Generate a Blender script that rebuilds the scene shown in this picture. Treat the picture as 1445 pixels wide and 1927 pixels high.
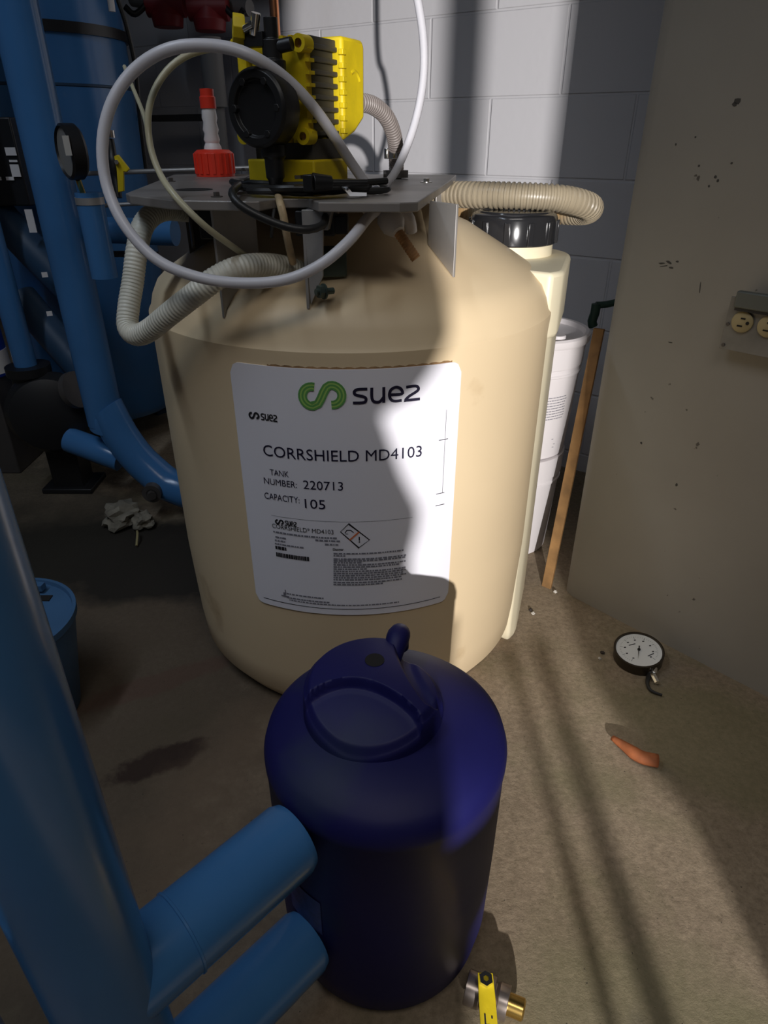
import bpy, bmesh, math, random
from mathutils import Vector, Matrix
random.seed(7)
for o in list(bpy.data.objects): bpy.data.objects.remove(o)
SC = bpy.context.scene
COL = SC.collection
sin, cos, pi = math.sin, math.cos, math.pi

# ------------------------------------------------------------------ camera
F, TH, RHO, H = 1250.0, .515, .001, .941
FW = Vector((0, cos(TH), -sin(TH))); _u = Vector((0, sin(TH), cos(TH))); _r = Vector((1, 0, 0))
RR = _r*cos(RHO) + _u*sin(RHO); UU = _u*cos(RHO) - _r*sin(RHO)
CAM = Vector((0, 0, H))
cd = bpy.data.cameras.new('camera'); cam = bpy.data.objects.new('camera', cd); COL.objects.link(cam)
cd.sensor_fit = 'HORIZONTAL'; cd.sensor_width = 36; cd.lens = 36*F/1445; cd.clip_start = .02
m = Matrix.Identity(4)
for i in range(3):
    m[i][0] = RR[i]; m[i][1] = UU[i]; m[i][2] = -FW[i]; m[i][3] = CAM[i]
cam.matrix_world = m
SC.camera = cam
SC.view_settings.view_transform = 'Standard'; SC.view_settings.look = 'None'
SC.view_settings.exposure = 0; SC.view_settings.gamma = 1
try: SC.view_settings.use_curve_mapping = False
except Exception: pass

# ------------------------------------------------------------------ lights
LP = Vector((.22, -2.6, 1.15))          # lamp in the next room, shining in through the doorway
wd = bpy.data.worlds.new('world'); SC.world = wd; wd.use_nodes = True
wd.node_tree.nodes['Background'].inputs[0].default_value = (.72, .86, 1.0, 1)
wd.node_tree.nodes['Background'].inputs[1].default_value = .012

def area(name, loc, target, size, power, color, shape='DISK', size_y=None, spread=None):
    l = bpy.data.lights.new(name, 'AREA'); l.shape = shape; l.size = size; l.energy = power; l.color = color
    if size_y: l.size_y = size_y
    if spread: l.spread = spread
    o = bpy.data.objects.new(name, l); COL.objects.link(o); o.location = loc
    d = Vector(target) - Vector(loc)
    o.rotation_euler = d.to_track_quat('-Z', 'Y').to_euler()
    return o
area('doorway_lamp', LP, (.2, 2.2, .75), .045, 62, (1, .965, .94), spread=math.radians(110))
area('ceiling_fill_light', (.10, -.45, 2.35), (.0, .78, .35), 1.2, 2.5, (1, .95, .90), 'RECTANGLE', .35, math.radians(95))  # added overhead fill that brightens the tank front, no fixture seen
area('ceiling_fill_light', (-.95, .3, 2.45), (-.9, .9, .2), .07, 5.0, (.74, .85, 1.0), 'RECTANGLE', 1.2, math.radians(115))  # added cool fill for the blue pipes and their bright streaks

# ------------------------------------------------------------------ helpers
def ray(x, y): return FW + RR*((x-722.5)/F) - UU*((y-963.5)/F)
def at(x, y, Y):
    d = ray(x, y); return CAM + d*(Y/d.y)
def onz(x, y, z):
    d = ray(x, y); return CAM + d*((z-H)/d.z)

def lin(c):
    return tuple(((v/12.92) if v <= .04045 else ((v+.055)/1.055)**2.4) for v in c)

MATS = {}
def mat(name, col, rough=.5, metal=0, var=.0, vscale=8, bump=0, bscale=60, trans=0, spec=.5, dirt=None, dscale=3, dth=.6, coat=0):
    if name in MATS: return MATS[name]
    M = bpy.data.materials.new(name); M.use_nodes = True
    nt = M.node_tree; b = nt.nodes['Principled BSDF']
    b.inputs['Roughness'].default_value = rough; b.inputs['Metallic'].default_value = metal
    b.inputs['Specular IOR Level'].default_value = spec
    b.inputs['Transmission Weight'].default_value = trans
    b.inputs['Coat Weight'].default_value = coat
    tc = nt.nodes.new('ShaderNodeTexCoord')
    def noise(scale, detail=5):
        n = nt.nodes.new('ShaderNodeTexNoise'); n.inputs['Scale'].default_value = scale; n.inputs['Detail'].default_value = detail
        nt.links.new(tc.outputs['Object'], n.inputs['Vector']); return n
    last = None
    if var > 0:
        n = noise(vscale); r = nt.nodes.new('ShaderNodeValToRGB')
        r.color_ramp.elements[0].position = .3; r.color_ramp.elements[1].position = .7
        r.color_ramp.elements[0].color = tuple(c*(1-var) for c in col)+(1,)
        r.color_ramp.elements[1].color = tuple(min(1, c*(1+var)) for c in col)+(1,)
        nt.links.new(n.outputs['Fac'], r.inputs['Fac']); last = r.outputs['Color']
    if dirt:
        n = noise(dscale, 8); r = nt.nodes.new('ShaderNodeValToRGB')
        r.color_ramp.elements[0].position = dth; r.color_ramp.elements[1].position = dth+.12
        r.color_ramp.elements[0].color = (0, 0, 0, 1); r.color_ramp.elements[1].color = (1, 1, 1, 1)
        nt.links.new(n.outputs['Fac'], r.inputs['Fac'])
        mx = nt.nodes.new('ShaderNodeMixRGB'); nt.links.new(r.outputs['Color'], mx.inputs['Fac'])
        if last: nt.links.new(last, mx.inputs['Color1'])
        else: mx.inputs['Color1'].default_value = col+(1,)
        mx.inputs['Color2'].default_value = dirt+(1,); last = mx.outputs['Color']
    if last: nt.links.new(last, b.inputs['Base Color'])
    else: b.inputs['Base Color'].default_value = col+(1,)
    if bump:
        n = noise(bscale); bp = nt.nodes.new('ShaderNodeBump'); bp.inputs['Strength'].default_value = bump; bp.inputs['Distance'].default_value = .002
        nt.links.new(n.outputs['Fac'], bp.inputs['Height']); nt.links.new(bp.outputs['Normal'], b.inputs['Normal'])
    MATS[name] = M
    return M

def finish(name, bm, material, parent=None, loc=None, angle=40, bevel=0, smooth=True):
    bmesh.ops.remove_doubles(bm, verts=bm.verts, dist=1e-6)
    bmesh.ops.recalc_face_normals(bm, faces=bm.faces)
    me = bpy.data.meshes.new(name); bm.to_mesh(me); bm.free()
    if smooth:
        me.shade_smooth()
        me.set_sharp_from_angle(angle=math.radians(angle))
    me.materials.append(material)
    o = bpy.data.objects.new(name, me); COL.objects.link(o)
    if parent: o.parent = parent
    if loc is not None: o.location = loc
    if bevel:
        b = o.modifiers.new('bevel', 'BEVEL'); b.width = bevel; b.segments = 3; b.limit_method = 'ANGLE'; b.angle_limit = math.radians(35)
    return o
def tag(o, label, cat, group=None, kind=None):
    o['label'] = label; o['category'] = cat
    if group: o['group'] = group
    if kind: o['kind'] = kind
    return o
def thing(name, label, cat, loc=(0, 0, 0), rz=0, group=None):
    o = bpy.data.objects.new(name, None); COL.objects.link(o); o.location = loc; o.rotation_euler = (0, 0, rz)
    o.empty_display_size = .05
    return tag(o, label, cat, group)
def struct(o): o['kind'] = 'structure'; return o

def frame(axis):
    a = Vector(axis).normalized(); h = Vector((0, 0, 1)) if abs(a.z) < .9 else Vector((1, 0, 0))
    x = h.cross(a).normalized(); y = a.cross(x); return x, y, a
def lathe(bm, prof, origin=(0, 0, 0), axis=(0, 0, 1), n=48, a0=0, a1=2*pi, wob=None):
    X, Y, Z = frame(axis); O = Vector(origin); full = abs(a1-a0-2*pi) < 1e-6
    rings = []
    for r, z in prof:
        if r < 1e-6: rings.append([bm.verts.new(O+Z*z)]); continue
        k = n if full else n+1
        rings.append([bm.verts.new(O + X*(r*(wob(i, z) if wob else 1))*cos(a0+(a1-a0)*i/n) + Y*(r*(wob(i, z) if wob else 1))*sin(a0+(a1-a0)*i/n) + Z*z) for i in range(k)])
    for A, B in zip(rings, rings[1:]):
        m_ = max(len(A), len(B)); cnt = m_ if full else m_-1
        if m_ == 1: continue
        for i in range(cnt):
            j = (i+1) % m_
            try:
                if len(A) == 1: bm.faces.new((A[0], B[j], B[i]))
                elif len(B) == 1: bm.faces.new((A[i], A[j], B[0]))
                else: bm.faces.new((A[i], A[j], B[j], B[i]))
            except ValueError: pass
    return bm
def cyl(bm, p0, p1, r0, r1=None, n=24):
    p0 = Vector(p0); p1 = Vector(p1); L = (p1-p0).length
    r1 = r0 if r1 is None else r1
    return lathe(bm, [(0, 0), (r0, 0), (r1, L), (0, L)], p0, p1-p0, n)
def box(bm, c, s, rz=0, M=None):
    c = Vector(c); sx, sy, sz = [v/2 for v in s]
    R = M or Matrix.Rotation(rz, 3, 'Z')
    v = [bm.verts.new(c + R @ Vector((a*sx, b*sy, d*sz))) for a in (-1, 1) for b in (-1, 1) for d in (-1, 1)]
    for f in ((0, 1, 3, 2), (4, 6, 7, 5), (0, 4, 5, 1), (2, 3, 7, 6), (0, 2, 6, 4), (1, 5, 7, 3)): bm.faces.new([v[i] for i in f])
    return bm
def prism(bm, pts, z0, z1):
    a = [bm.verts.new((x, y, z0)) for x, y in pts]; b = [bm.verts.new((x, y, z1)) for x, y in pts]
    n = len(pts); bm.faces.new(a); bm.faces.new(b)
    for i in range(n): bm.faces.new((a[i], a[(i+1) % n], b[(i+1) % n], b[i]))
    return bm
def slab(bm, pts, off):
    """flat polygon of 3-D points given thickness by the vector off"""
    a = [bm.verts.new(p) for p in pts]; off = Vector(off); b = [bm.verts.new(Vector(p)+off) for p in pts]
    n = len(pts); bm.faces.new(a); bm.faces.new(b)
    for i in range(n): bm.faces.new((a[i], a[(i+1) % n], b[(i+1) % n], b[i]))
    return bm
def smoothpath(P, step):
    P = [Vector(p) for p in P]; out = []
    Q = [P[0]*2-P[1]] + P + [P[-1]*2-P[-2]]
    for i in range(1, len(Q)-2):
        a, b, c, d = Q[i-1:i+3]; n = max(2, int((c-b).length/step))
        for k in range(n):
            t = k/n
            out.append(.5*((2*b)+(c-a)*t+(2*a-5*b+4*c-d)*t*t+(3*b-a-3*c+d)*t**3))
    out.append(P[-1]); return out
def tube(bm, P, r, step=.008, n=12, pitch=0, depth=0, raw=False, cap=True, taper=None):
    if pitch: step = pitch/6
    pts = [Vector(p) for p in P] if raw else smoothpath(P, step)
    if not raw and pitch:       # resample evenly
        L = [0]
        for a, b in zip(pts, pts[1:]): L.append(L[-1]+(b-a).length)
        N = int(L[-1]/step); q = []; j = 0
        for k in range(N+1):
            s = L[-1]*k/N
            while j < len(L)-2 and L[j+1] < s: j += 1
            t = (s-L[j])/max(1e-9, L[j+1]-L[j]); q.append(pts[j].lerp(pts[j+1], t))
        pts = q
    T = [(pts[min(i+1, len(pts)-1)]-pts[max(i-1, 0)]).normalized() for i in range(len(pts))]
    x, y, _ = frame(T[0]); rings = []
    for i, (p, t) in enumerate(zip(pts, T)):
        x = (x - t*x.dot(t)).normalized(); y = t.cross(x)
        rad = r
        if pitch: rad = r*(1+depth*(1 if (i % 6) in (0, 1, 2) else -1))
        if taper: rad *= taper(i/(len(pts)-1))
        rings.append([bm.verts.new(p + x*rad*cos(2*pi*k/n) + y*rad*sin(2*pi*k/n)) for k in range(n)])
    for A, B in zip(rings, rings[1:]):
        for k in range(n): bm.faces.new((A[k], A[(k+1) % n], B[(k+1) % n], B[k]))
    if cap: bm.faces.new(rings[0]); bm.faces.new(rings[-1])
    return bm
def N(): return bmesh.new()
def one(name, material, label, cat, fn, group=None, **k):
    bm = N(); fn(bm); return tag(finish(name, bm, material, **k), label, cat, group)

# ------------------------------------------------------------------ materials
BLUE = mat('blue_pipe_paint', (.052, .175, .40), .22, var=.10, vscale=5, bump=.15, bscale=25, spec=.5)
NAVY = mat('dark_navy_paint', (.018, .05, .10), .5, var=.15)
CREAM = mat('cream_polyethylene', (.76, .60, .385), .5, var=.05, vscale=3, bump=.1, bscale=12, dirt=(.50, .34, .17), dscale=5.5, dth=.66)
CREAM2 = mat('pale_polyethylene', (.80, .72, .52), .45, var=.04)
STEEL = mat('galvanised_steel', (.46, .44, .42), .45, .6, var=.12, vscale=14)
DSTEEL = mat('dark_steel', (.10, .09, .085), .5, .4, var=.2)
CHROME = mat('bright_metal', (.8, .78, .74), .18, 1)
BLACK = mat('black_plastic', (.012, .012, .013), .4)
GBLACK = mat('glossy_black_plastic', (.02, .02, .022), .16)
RUBBER = mat('black_rubber_cable', (.018, .018, .018), .45)
YELLOW = mat('yellow_enamel', (.72, .54, .008), .5, var=.10, vscale=30, bump=.2, bscale=90)
FIN = mat('dark_grey_fins', (.055, .052, .05), .55)
WHITEP = mat('white_plastic', (.80, .77, .76), .4, var=.03)
MILKY = mat('milky_tubing', (.80, .79, .84), .35, trans=.25)
OLIVE = mat('yellowed_tubing', (.62, .58, .40), .35, trans=.25)
RIBW = mat('ribbed_translucent_hose', (.74, .72, .62), .4, trans=.15, var=.1, vscale=20)
RIBT = mat('tan_ribbed_hose', (.34, .285, .20), .35, var=.15, vscale=15, dirt=(.36, .20, .06), dscale=7, dth=.55)
RIBG = mat('grey_corrugated_hose', (.25, .215, .20), .45, var=.1)
RED = mat('red_plastic', (.80, .045, .02), .4, var=.08)
DRED = mat('dark_red_paint', (.22, .012, .015), .5)
COPPER = mat('copper', (.75, .30, .14), .3, 1, var=.1)
BRASS = mat('brass', (.75, .50, .15), .25, 1)
RUST = mat('rusty_brown', (.55, .30, .13), .7, var=.35, vscale=60)
BOTTLE = mat('deep_blue_plastic', (.0075, .0075, .078), .55, var=.15, vscale=6, bump=.12, bscale=30, dirt=(.014, .020, .065), dscale=7, dth=.55, spec=.3)
WOOD = mat('weathered_wood', (.29, .155, .055), .65, var=.3, vscale=25)
LABELW = mat('white_label_paper', (.84, .83, .90), .35)
INK = mat('dark_navy_ink', (.008, .006, .03), .5)
INK2 = mat('black_ink', (.015, .015, .02), .5)
LGREEN = mat('lime_ink', (.36, .60, .14), .5)
DGREEN = mat('green_ink', (.12, .34, .09), .5)
ORANGEINK = mat('orange_ink', (.7, .18, .06), .5)
GREYINK = mat('grey_ink', (.20, .20, .24), .5)
BEIGE = mat('beige_receptacle', (.36, .29, .15), .4)
BOXGREY = mat('weathered_box_metal', (.22, .21, .19), .55, .3, var=.2, vscale=20)
VERDI = mat('green_grey_metal', (.09, .12, .10), .5, .4)
DGREENP = mat('dark_green_paint', (.018, .05, .035), .5)
PAIL = mat('white_pail_plastic', (.80, .76, .77), .35, var=.03, vscale=4)
LEAF = mat('dry_leaf', (.42, .13, .045), .7, var=.3, vscale=40)
FIBRE = mat('dirty_insulation', (.20, .18, .14), .9, var=.4, vscale=30, bump=.6)
WALLP = None

# ------------------------------------------------------------------ setting
PSI, WD = -.615, 2.379
def floor_material():
    M = bpy.data.materials.new('stained_concrete'); M.use_nodes = True; nt = M.node_tree; b = nt.nodes['Principled BSDF']
    b.inputs['Roughness'].default_value = .85; b.inputs['Specular IOR Level'].default_value = .25
    tc = nt.nodes.new('ShaderNodeTexCoord'); L = nt.links.new
    def noise(s, d=6, rough=.6):
        n = nt.nodes.new('ShaderNodeTexNoise'); n.inputs['Scale'].default_value = s; n.inputs['Detail'].default_value = d; n.inputs['Roughness'].default_value = rough
        L(tc.outputs['Object'], n.inputs['Vector']); return n
    def ramp(src, p0, p1, c0, c1):
        r = nt.nodes.new('ShaderNodeValToRGB'); e = r.color_ramp.elements
        e[0].position = p0; e[1].position = p1; e[0].color = c0+(1,); e[1].color = c1+(1,); L(src, r.inputs['Fac']); return r.outputs['Color']
    def mix(f, a, c, typ='MIX'):
        x = nt.nodes.new('ShaderNodeMixRGB'); x.blend_type = typ
        if isinstance(f, float): x.inputs['Fac'].default_value = f
        else: L(f, x.inputs['Fac'])
        L(a, x.inputs['Color1'])
        if isinstance(c, tuple): x.inputs['Color2'].default_value = c+(1,)
        else: L(c, x.inputs['Color2'])
        return x.outputs['Color']
    base = ramp(noise(3.5).outputs['Fac'], .32, .68, (.275, .215, .150), (.41, .33, .235))
    fine = ramp(noise(85, 8, .8).outputs['Fac'], .30, .72, (.38, .36, .33), (1.30, 1.28, 1.26))
    c = mix(.75, base, fine, 'MULTIPLY')
    green = ramp(noise(4.2, 4).outputs['Fac'], .50, .66, (0, 0, 0), (.45, .45, .45))
    c = mix(green, c, (.185, .175, .090))
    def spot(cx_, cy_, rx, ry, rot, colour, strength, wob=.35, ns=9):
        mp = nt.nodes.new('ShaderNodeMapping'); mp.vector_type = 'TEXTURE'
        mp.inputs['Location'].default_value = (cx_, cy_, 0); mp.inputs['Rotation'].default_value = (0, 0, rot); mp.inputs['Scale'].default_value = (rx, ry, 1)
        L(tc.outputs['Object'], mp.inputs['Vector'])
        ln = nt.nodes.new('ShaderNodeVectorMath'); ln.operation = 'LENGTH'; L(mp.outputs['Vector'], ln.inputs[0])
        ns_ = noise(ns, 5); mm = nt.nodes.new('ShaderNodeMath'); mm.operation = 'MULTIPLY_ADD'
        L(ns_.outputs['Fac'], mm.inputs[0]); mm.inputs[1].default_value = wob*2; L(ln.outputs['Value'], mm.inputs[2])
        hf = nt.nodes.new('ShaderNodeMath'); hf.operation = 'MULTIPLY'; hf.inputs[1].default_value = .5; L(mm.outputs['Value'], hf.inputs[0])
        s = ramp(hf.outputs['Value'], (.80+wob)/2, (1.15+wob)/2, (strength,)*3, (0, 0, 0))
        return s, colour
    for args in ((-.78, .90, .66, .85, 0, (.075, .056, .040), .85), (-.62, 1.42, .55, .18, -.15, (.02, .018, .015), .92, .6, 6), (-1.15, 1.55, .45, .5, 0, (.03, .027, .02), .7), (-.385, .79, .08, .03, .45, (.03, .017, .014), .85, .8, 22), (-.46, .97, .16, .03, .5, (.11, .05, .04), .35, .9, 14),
                 (.30, .30, .20, .22, .1, (.20, .19, .10), .5), (.62, .82, .2, .14, -.6, (.17, .16, .08), .5), (-.13, .64, .25, .3, 0, (.24, .165, .11), .35), (.30, .28, .025, .12, -.1, (.05, .05, .045), .6), (.385, .27, .03, .10, -.1, (.045, .042, .03), .6)):
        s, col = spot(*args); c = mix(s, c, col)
    speck = ramp(noise(160, 2).outputs['Fac'], .25, .29, (.9, .9, .9), (0, 0, 0)); c = mix(speck, c, (.05, .045, .035))
    L(c, b.inputs['Base Color'])
    bp = nt.nodes.new('ShaderNodeBump'); bp.inputs['Strength'].default_value = .55; bp.inputs['Distance'].default_value = .003
    L(noise(130, 8, .75).outputs['Fac'], bp.inputs['Height']); L(bp.outputs['Normal'], b.inputs['Normal'])
    return M
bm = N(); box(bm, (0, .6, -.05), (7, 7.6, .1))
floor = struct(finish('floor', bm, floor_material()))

def block_material():
    M = bpy.data.materials.new('painted_block'); M.use_nodes = True; nt = M.node_tree; b = nt.nodes['Principled BSDF']; L = nt.links.new
    b.inputs['Base Color'].default_value = (.66, .65, .675, 1); b.inputs['Roughness'].default_value = .45
    tc = nt.nodes.new('ShaderNodeTexCoord')
    mp = nt.nodes.new('ShaderNodeMapping'); mp.inputs['Location'].default_value = (.0415+.404*20, -1.034+.195*20, 0)
    L(tc.outputs['Object'], mp.inputs['Vector'])
    br = nt.nodes.new('ShaderNodeTexBrick'); br.inputs['Scale'].default_value = 1; br.inputs['Brick Width'].default_value = .404; br.inputs['Row Height'].default_value = .195
    br.inputs['Mortar Size'].default_value = .0045; br.inputs['Mortar Smooth'].default_value = .6; br.offset = .5; br.offset_frequency = 2
    L(mp.outputs['Vector'], br.inputs['Vector'])
    n = nt.nodes.new('ShaderNodeTexNoise'); n.inputs['Scale'].default_value = 45; n.inputs['Detail'].default_value = 4; L(tc.outputs['Object'], n.inputs['Vector'])
    b1 = nt.nodes.new('ShaderNodeBump'); b1.invert = True; b1.inputs['Strength'].default_value = .55; b1.inputs['Distance'].default_value = .006; L(br.outputs['Fac'], b1.inputs['Height'])
    b2 = nt.nodes.new('ShaderNodeBump'); b2.inputs['Strength'].default_value = .35; b2.inputs['Distance'].default_value = .002; L(n.outputs['Fac'], b2.inputs['Height']); L(b1.outputs['Normal'], b2.inputs['Normal'])
    L(b2.outputs['Normal'], b.inputs['Normal'])
    return M
# wall object: local x along the wall, local y up, local -z into the wall
bm = N(); box(bm, (0, 1.3, -.06), (6.4, 2.6, .12))
wall = struct(finish('wall_back', bm, block_material()))
wall.matrix_world = Matrix.Translation((0, WD, 0)) @ Matrix.Rotation(PSI, 4, 'Z') @ Matrix.Rotation(pi/2, 4, 'X')

def pier_material():
    M = bpy.data.materials.new('painted_concrete'); M.use_nodes = True; nt = M.node_tree; b = nt.nodes['Principled BSDF']; L = nt.links.new
    b.inputs['Roughness'].default_value = .6
    tc = nt.nodes.new('ShaderNodeTexCoord')
    def noise(s, d=5):
        n = nt.nodes.new('ShaderNodeTexNoise'); n.inputs['Scale'].default_value = s; n.inputs['Detail'].default_value = d; L(tc.outputs['Object'], n.inputs['Vector']); return n
    r = nt.nodes.new('ShaderNodeValToRGB'); r.color_ramp.elements[0].position = .3; r.color_ramp.elements[1].position = .7
    r.color_ramp.elements[0].color = (.27, .25, .22, 1); r.color_ramp.elements[1].color = (.34, .32, .285, 1); L(noise(2.2).outputs['Fac'], r.inputs['Fac'])
    s = nt.nodes.new('ShaderNodeValToRGB'); s.color_ramp.elements[0].position = .245; s.color_ramp.elements[1].position = .27
    s.color_ramp.elements[0].color = (1, 1, 1, 1); s.color_ramp.elements[1].color = (0, 0, 0, 1); L(noise(38, 3).outputs['Fac'], s.inputs['Fac'])
    mx = nt.nodes.new('ShaderNodeMixRGB'); L(s.outputs['Color'], mx.inputs['Fac']); L(r.outputs['Color'], mx.inputs['Color1']); mx.inputs['Color2'].default_value = (.09, .08, .07, 1)
    L(mx.outputs['Color'], b.inputs['Base Color'])
    bp = nt.nodes.new('ShaderNodeBump'); bp.inputs['Strength'].default_value = .3; bp.inputs['Distance'].default_value = .002; L(noise(30).outputs['Fac'], bp.inputs['Height']); L(bp.outputs['Normal'], b.inputs['Normal'])
    return M
P0 = Vector((.424, 1.28, 0)); PD = Vector((.317, -.341, 0)).normalized(); PB = Vector((-PD.y, PD.x, 0))   # along the face, into the wall
bm = N()
_c = [P0+PB*.42, P0+PB*.028-PD*.006, P0+PB*.010+PD*.004, P0+PD*.026, P0+PD*1.2, P0+PD*1.2+PB*.42]
prism(bm, [(p.x, p.y) for p in _c], 0, 2.5)
pier = struct(finish('wall_right', bm, pier_material(), angle=50))
# chipped paint marks on the pier face
def pier_pt(s, z, out=0): return P0 + PD*s + Vector((0, 0, z)) - PB*out
bm = N()
for s, z, w, h in ((.153, .987, .006, .005), (.150, .983, .004, .004), (.085, .749, .006, .0015), (.098, .752, .007, .002), (.104, .744, .005, .002), (.112, .755, .003, .0015), (.09, .745, .008, .001), (.115, .90, .0018, .0018), (.145, .885, .0025, .0025), (.15, .88, .002, .003), (.138, .872, .0022, .002), (.10, .94, .0015, .0015), (.165, .905, .002, .002), (.07, .93, .0015, .002), (.13, .62, .004, .001), (.20, .36, .003, .004), (.115, .42, .003, .003), (.16, .72, .001, .01)):
    a = random.uniform(-.5, .5); q = []
    for k in range(7):
        t = 2*pi*k/7; rr = random.uniform(.7, 1.15); x = cos(t)*w*rr; y = sin(t)*h*rr
        q.append(pier_pt(s+x*cos(a)-y*sin(a), z+x*sin(a)+y*cos(a), .0004))
    slab(bm, q, PB*.0006)
ch = finish('chipped_paint', bm, mat('bare_chip', (.06, .055, .05), .8), smooth=False); ch.parent = pier

# left wall of the room
bm = N(); box(bm, (-2.1, .8, 1.3), (.12, 5.2, 2.6)); wl = struct(finish('wall_left', bm, mat('grey_wall_paint', (.30, .30, .31), .7, var=.1)))

# unseen screen added behind the camera, its opening cut to the wanted shadow edges
Y0 = -.7
def thru(p):
    p = Vector(p); t = (Y0-LP.y)/(p.y-LP.y); q = LP.lerp(p, t); return (q.x, q.z)
TX, TY, TR = -.056, 1.218, .346
def tankhit(x, y):
    d = ray(x, y); ox, oy = -TX, -TY
    A = d.x*d.x+d.y*d.y; B = 2*(ox*d.x+oy*d.y); C = ox*ox+oy*oy-TR*TR
    disc = max(0, B*B-4*A*C); t = (-B-math.sqrt(disc))/(2*A); return CAM+d*t
def wallhit(x, y):
    d = ray(x, y); n = Vector((-sin(PSI), cos(PSI), 0)); return CAM+d*(n.dot(Vector((0, WD, 0)))/n.dot(d))
leftpts = [thru(wallhit(548, 0)), thru(wallhit(548, 120))]
leftpts += [(leftpts[-1][0], 1.128), (.066, 1.118), (.066, 1.045), (thru(tankhit(838, 560))[0]-.004, 1.03)]
leftpts += [thru(tankhit(*q)) for q in ((848, 560), (850, 630), (820, 690), (787, 735), (719, 777), (732, 816), (758, 891), (790, 956), (787, 995), (773, 1044), (771, 1125), (767, 1190))]
leftpts += [(.170, .640), (.170, .555), (.150, .52), (.14, 0)]
rightpts = [(thru(P0)[0]-.003, 1.62), (thru(P0)[0]-.003, thru(onz(1040, 1150, 0))[1]+.02)]
rightpts += [thru(onz(*q, 0)) for q in ((1100, 1250), (1190, 1390), (1280, 1500), (1360, 1660), (1445, 1850))]
rightpts += [(rightpts[-1][0]+.02, 0)]
bm = N()
def screenpoly(bm, pts):
    slab(bm, [(x, Y0, z) for x, z in pts], (0, -.02, 0))
screenpoly(bm, [(-2.1, 1.62), (leftpts[0][0], 1.62)] + leftpts + [(-2.1, 0)])
screenpoly(bm, rightpts + [(2.2, 0), (2.2, 1.62)])
screenpoly(bm, [(-2.1, 1.62), (2.2, 1.62), (2.2, 2.5), (-2.1, 2.5)])
struct(finish('shadow_screen', bm, mat('grey_wall_paint', (.3, .3, .31), .7), smooth=False))
# unseen posts added at the screen to throw the narrow shadows
a = thru(wallhit(873, 100)); bm = N(); cyl(bm, (a[0], Y0+.03, 1.013), (a[0], Y0+.03, 2.5), .021, n=12); struct(finish('shadow_post_1', bm, DSTEEL))
for i, (q, r) in enumerate((((1019, 1492), .0065), ((1087, 1492), .0115))):
    p = onz(*q, 0); q2 = onz(*((1132, 1850), (1227, 1850))[i], 0); d = (p-q2).normalized(); s = p + (p-q2)*((Y0+.03-p.y)/(p.y-q2.y)) if abs(p.y-q2.y) > 1e-6 else p
    bm = N(); cyl(bm, (s.x*.5+thru(p)[0]*.5, Y0+.03, 0), (thru(p)[0], Y0+.03, .55), r, n=12); struct(finish('shadow_post_%d' % (i+2), bm, DSTEEL))

def wmat(o):
    b = Matrix.LocRotScale(o.location, o.rotation_euler, o.scale)
    return wmat(o.parent) @ o.matrix_parent_inverse @ b if o.parent else b
def part(name, bm, material, parent, label=None, local=False, **k):
    """a mesh built in world coordinates (or the parent's own, local=True) hung under its thing"""
    o = finish(name, bm, material, **k); o.parent = parent
    if not local: o.matrix_parent_inverse = wmat(parent).inverted()
    if label: o['label'] = label
    return o
def mk(fn):
    bm = N(); fn(bm); return bm

# ------------------------------------------------------------------ chemical tank
tank = thing('chemical_tank', 'large cream plastic chemical tank with domed top and a big white sign', 'tank', (TX, TY, 0))
DOME = [(.346, .66), (.3475, .684), (.3475, .690), (.343, .697), (.338, .715), (.328, .734), (.312, .748), (.27, .774), (.20, .815), (.13, .843), (.08, .853), (0, .856)]
def dome_z(r):
    for (r0, z0), (r1, z1) in zip(DOME, DOME[1:]):
        if r1 <= r <= r0 and r0 > r1: return z0+(z1-z0)*(r0-r)/(r0-r1)
    return .66
body = part('body', mk(lambda b: lathe(b, [(0, 0), (.295, 0), (.31, .004), (.336, .045), (.3405, .10), (.3455, .24), (.346, .26)] + DOME, (TX, TY, 0), n=128)), CREAM, tank, angle=28)
LC = Vector((.238, 1.315))
def lobe(bm):
    def outline(r, ins):
        q = [(.265, 1.10), (.288-ins, 1.118), (.296-ins, 1.135)]
        for k in range(13):
            a = -.28 + k*(pi*.62+.28)/12
            q.append((LC.x+r*cos(a), LC.y+r*sin(a)))
        q += [(.10, 1.46), (.08, 1.30), (.15, 1.18)]
        return q
    prism(bm, outline(.099, .008), 0, .655); prism(bm, outline(.107, .001), .645, .752)
lb = part('fill_boss', mk(lobe), CREAM2, tank, bevel=.007, angle=30)
CC = (.236, 1.315)
part('fill_neck', mk(lambda b: lathe(b, [(.074, .75), (.074, .775), (.07, .775), (.07, .75)], CC+(0,))), CREAM2, tank)
def capshape(b):
    lathe(b, [(0, .822), (.070, .822), (.0755, .819), (.078, .813), (.078, .772), (.0735, .770), (.0735, .776), (0, .776)], CC+(0,), n=64)
    for k in range(12):
        a = 2*pi*k/12+.22
        box(b, (CC[0]+.079*cos(a), CC[1]+.079*sin(a), .792), (.006, .010, .038), a)
    lathe(b, [(.058, .822), (.06, .825), (.064, .825), (.066, .822)], CC+(0,), n=64)
part('fill_cap', mk(capshape), GBLACK, tank, 'glossy black ribbed screw cap', bevel=.0012)

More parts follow.
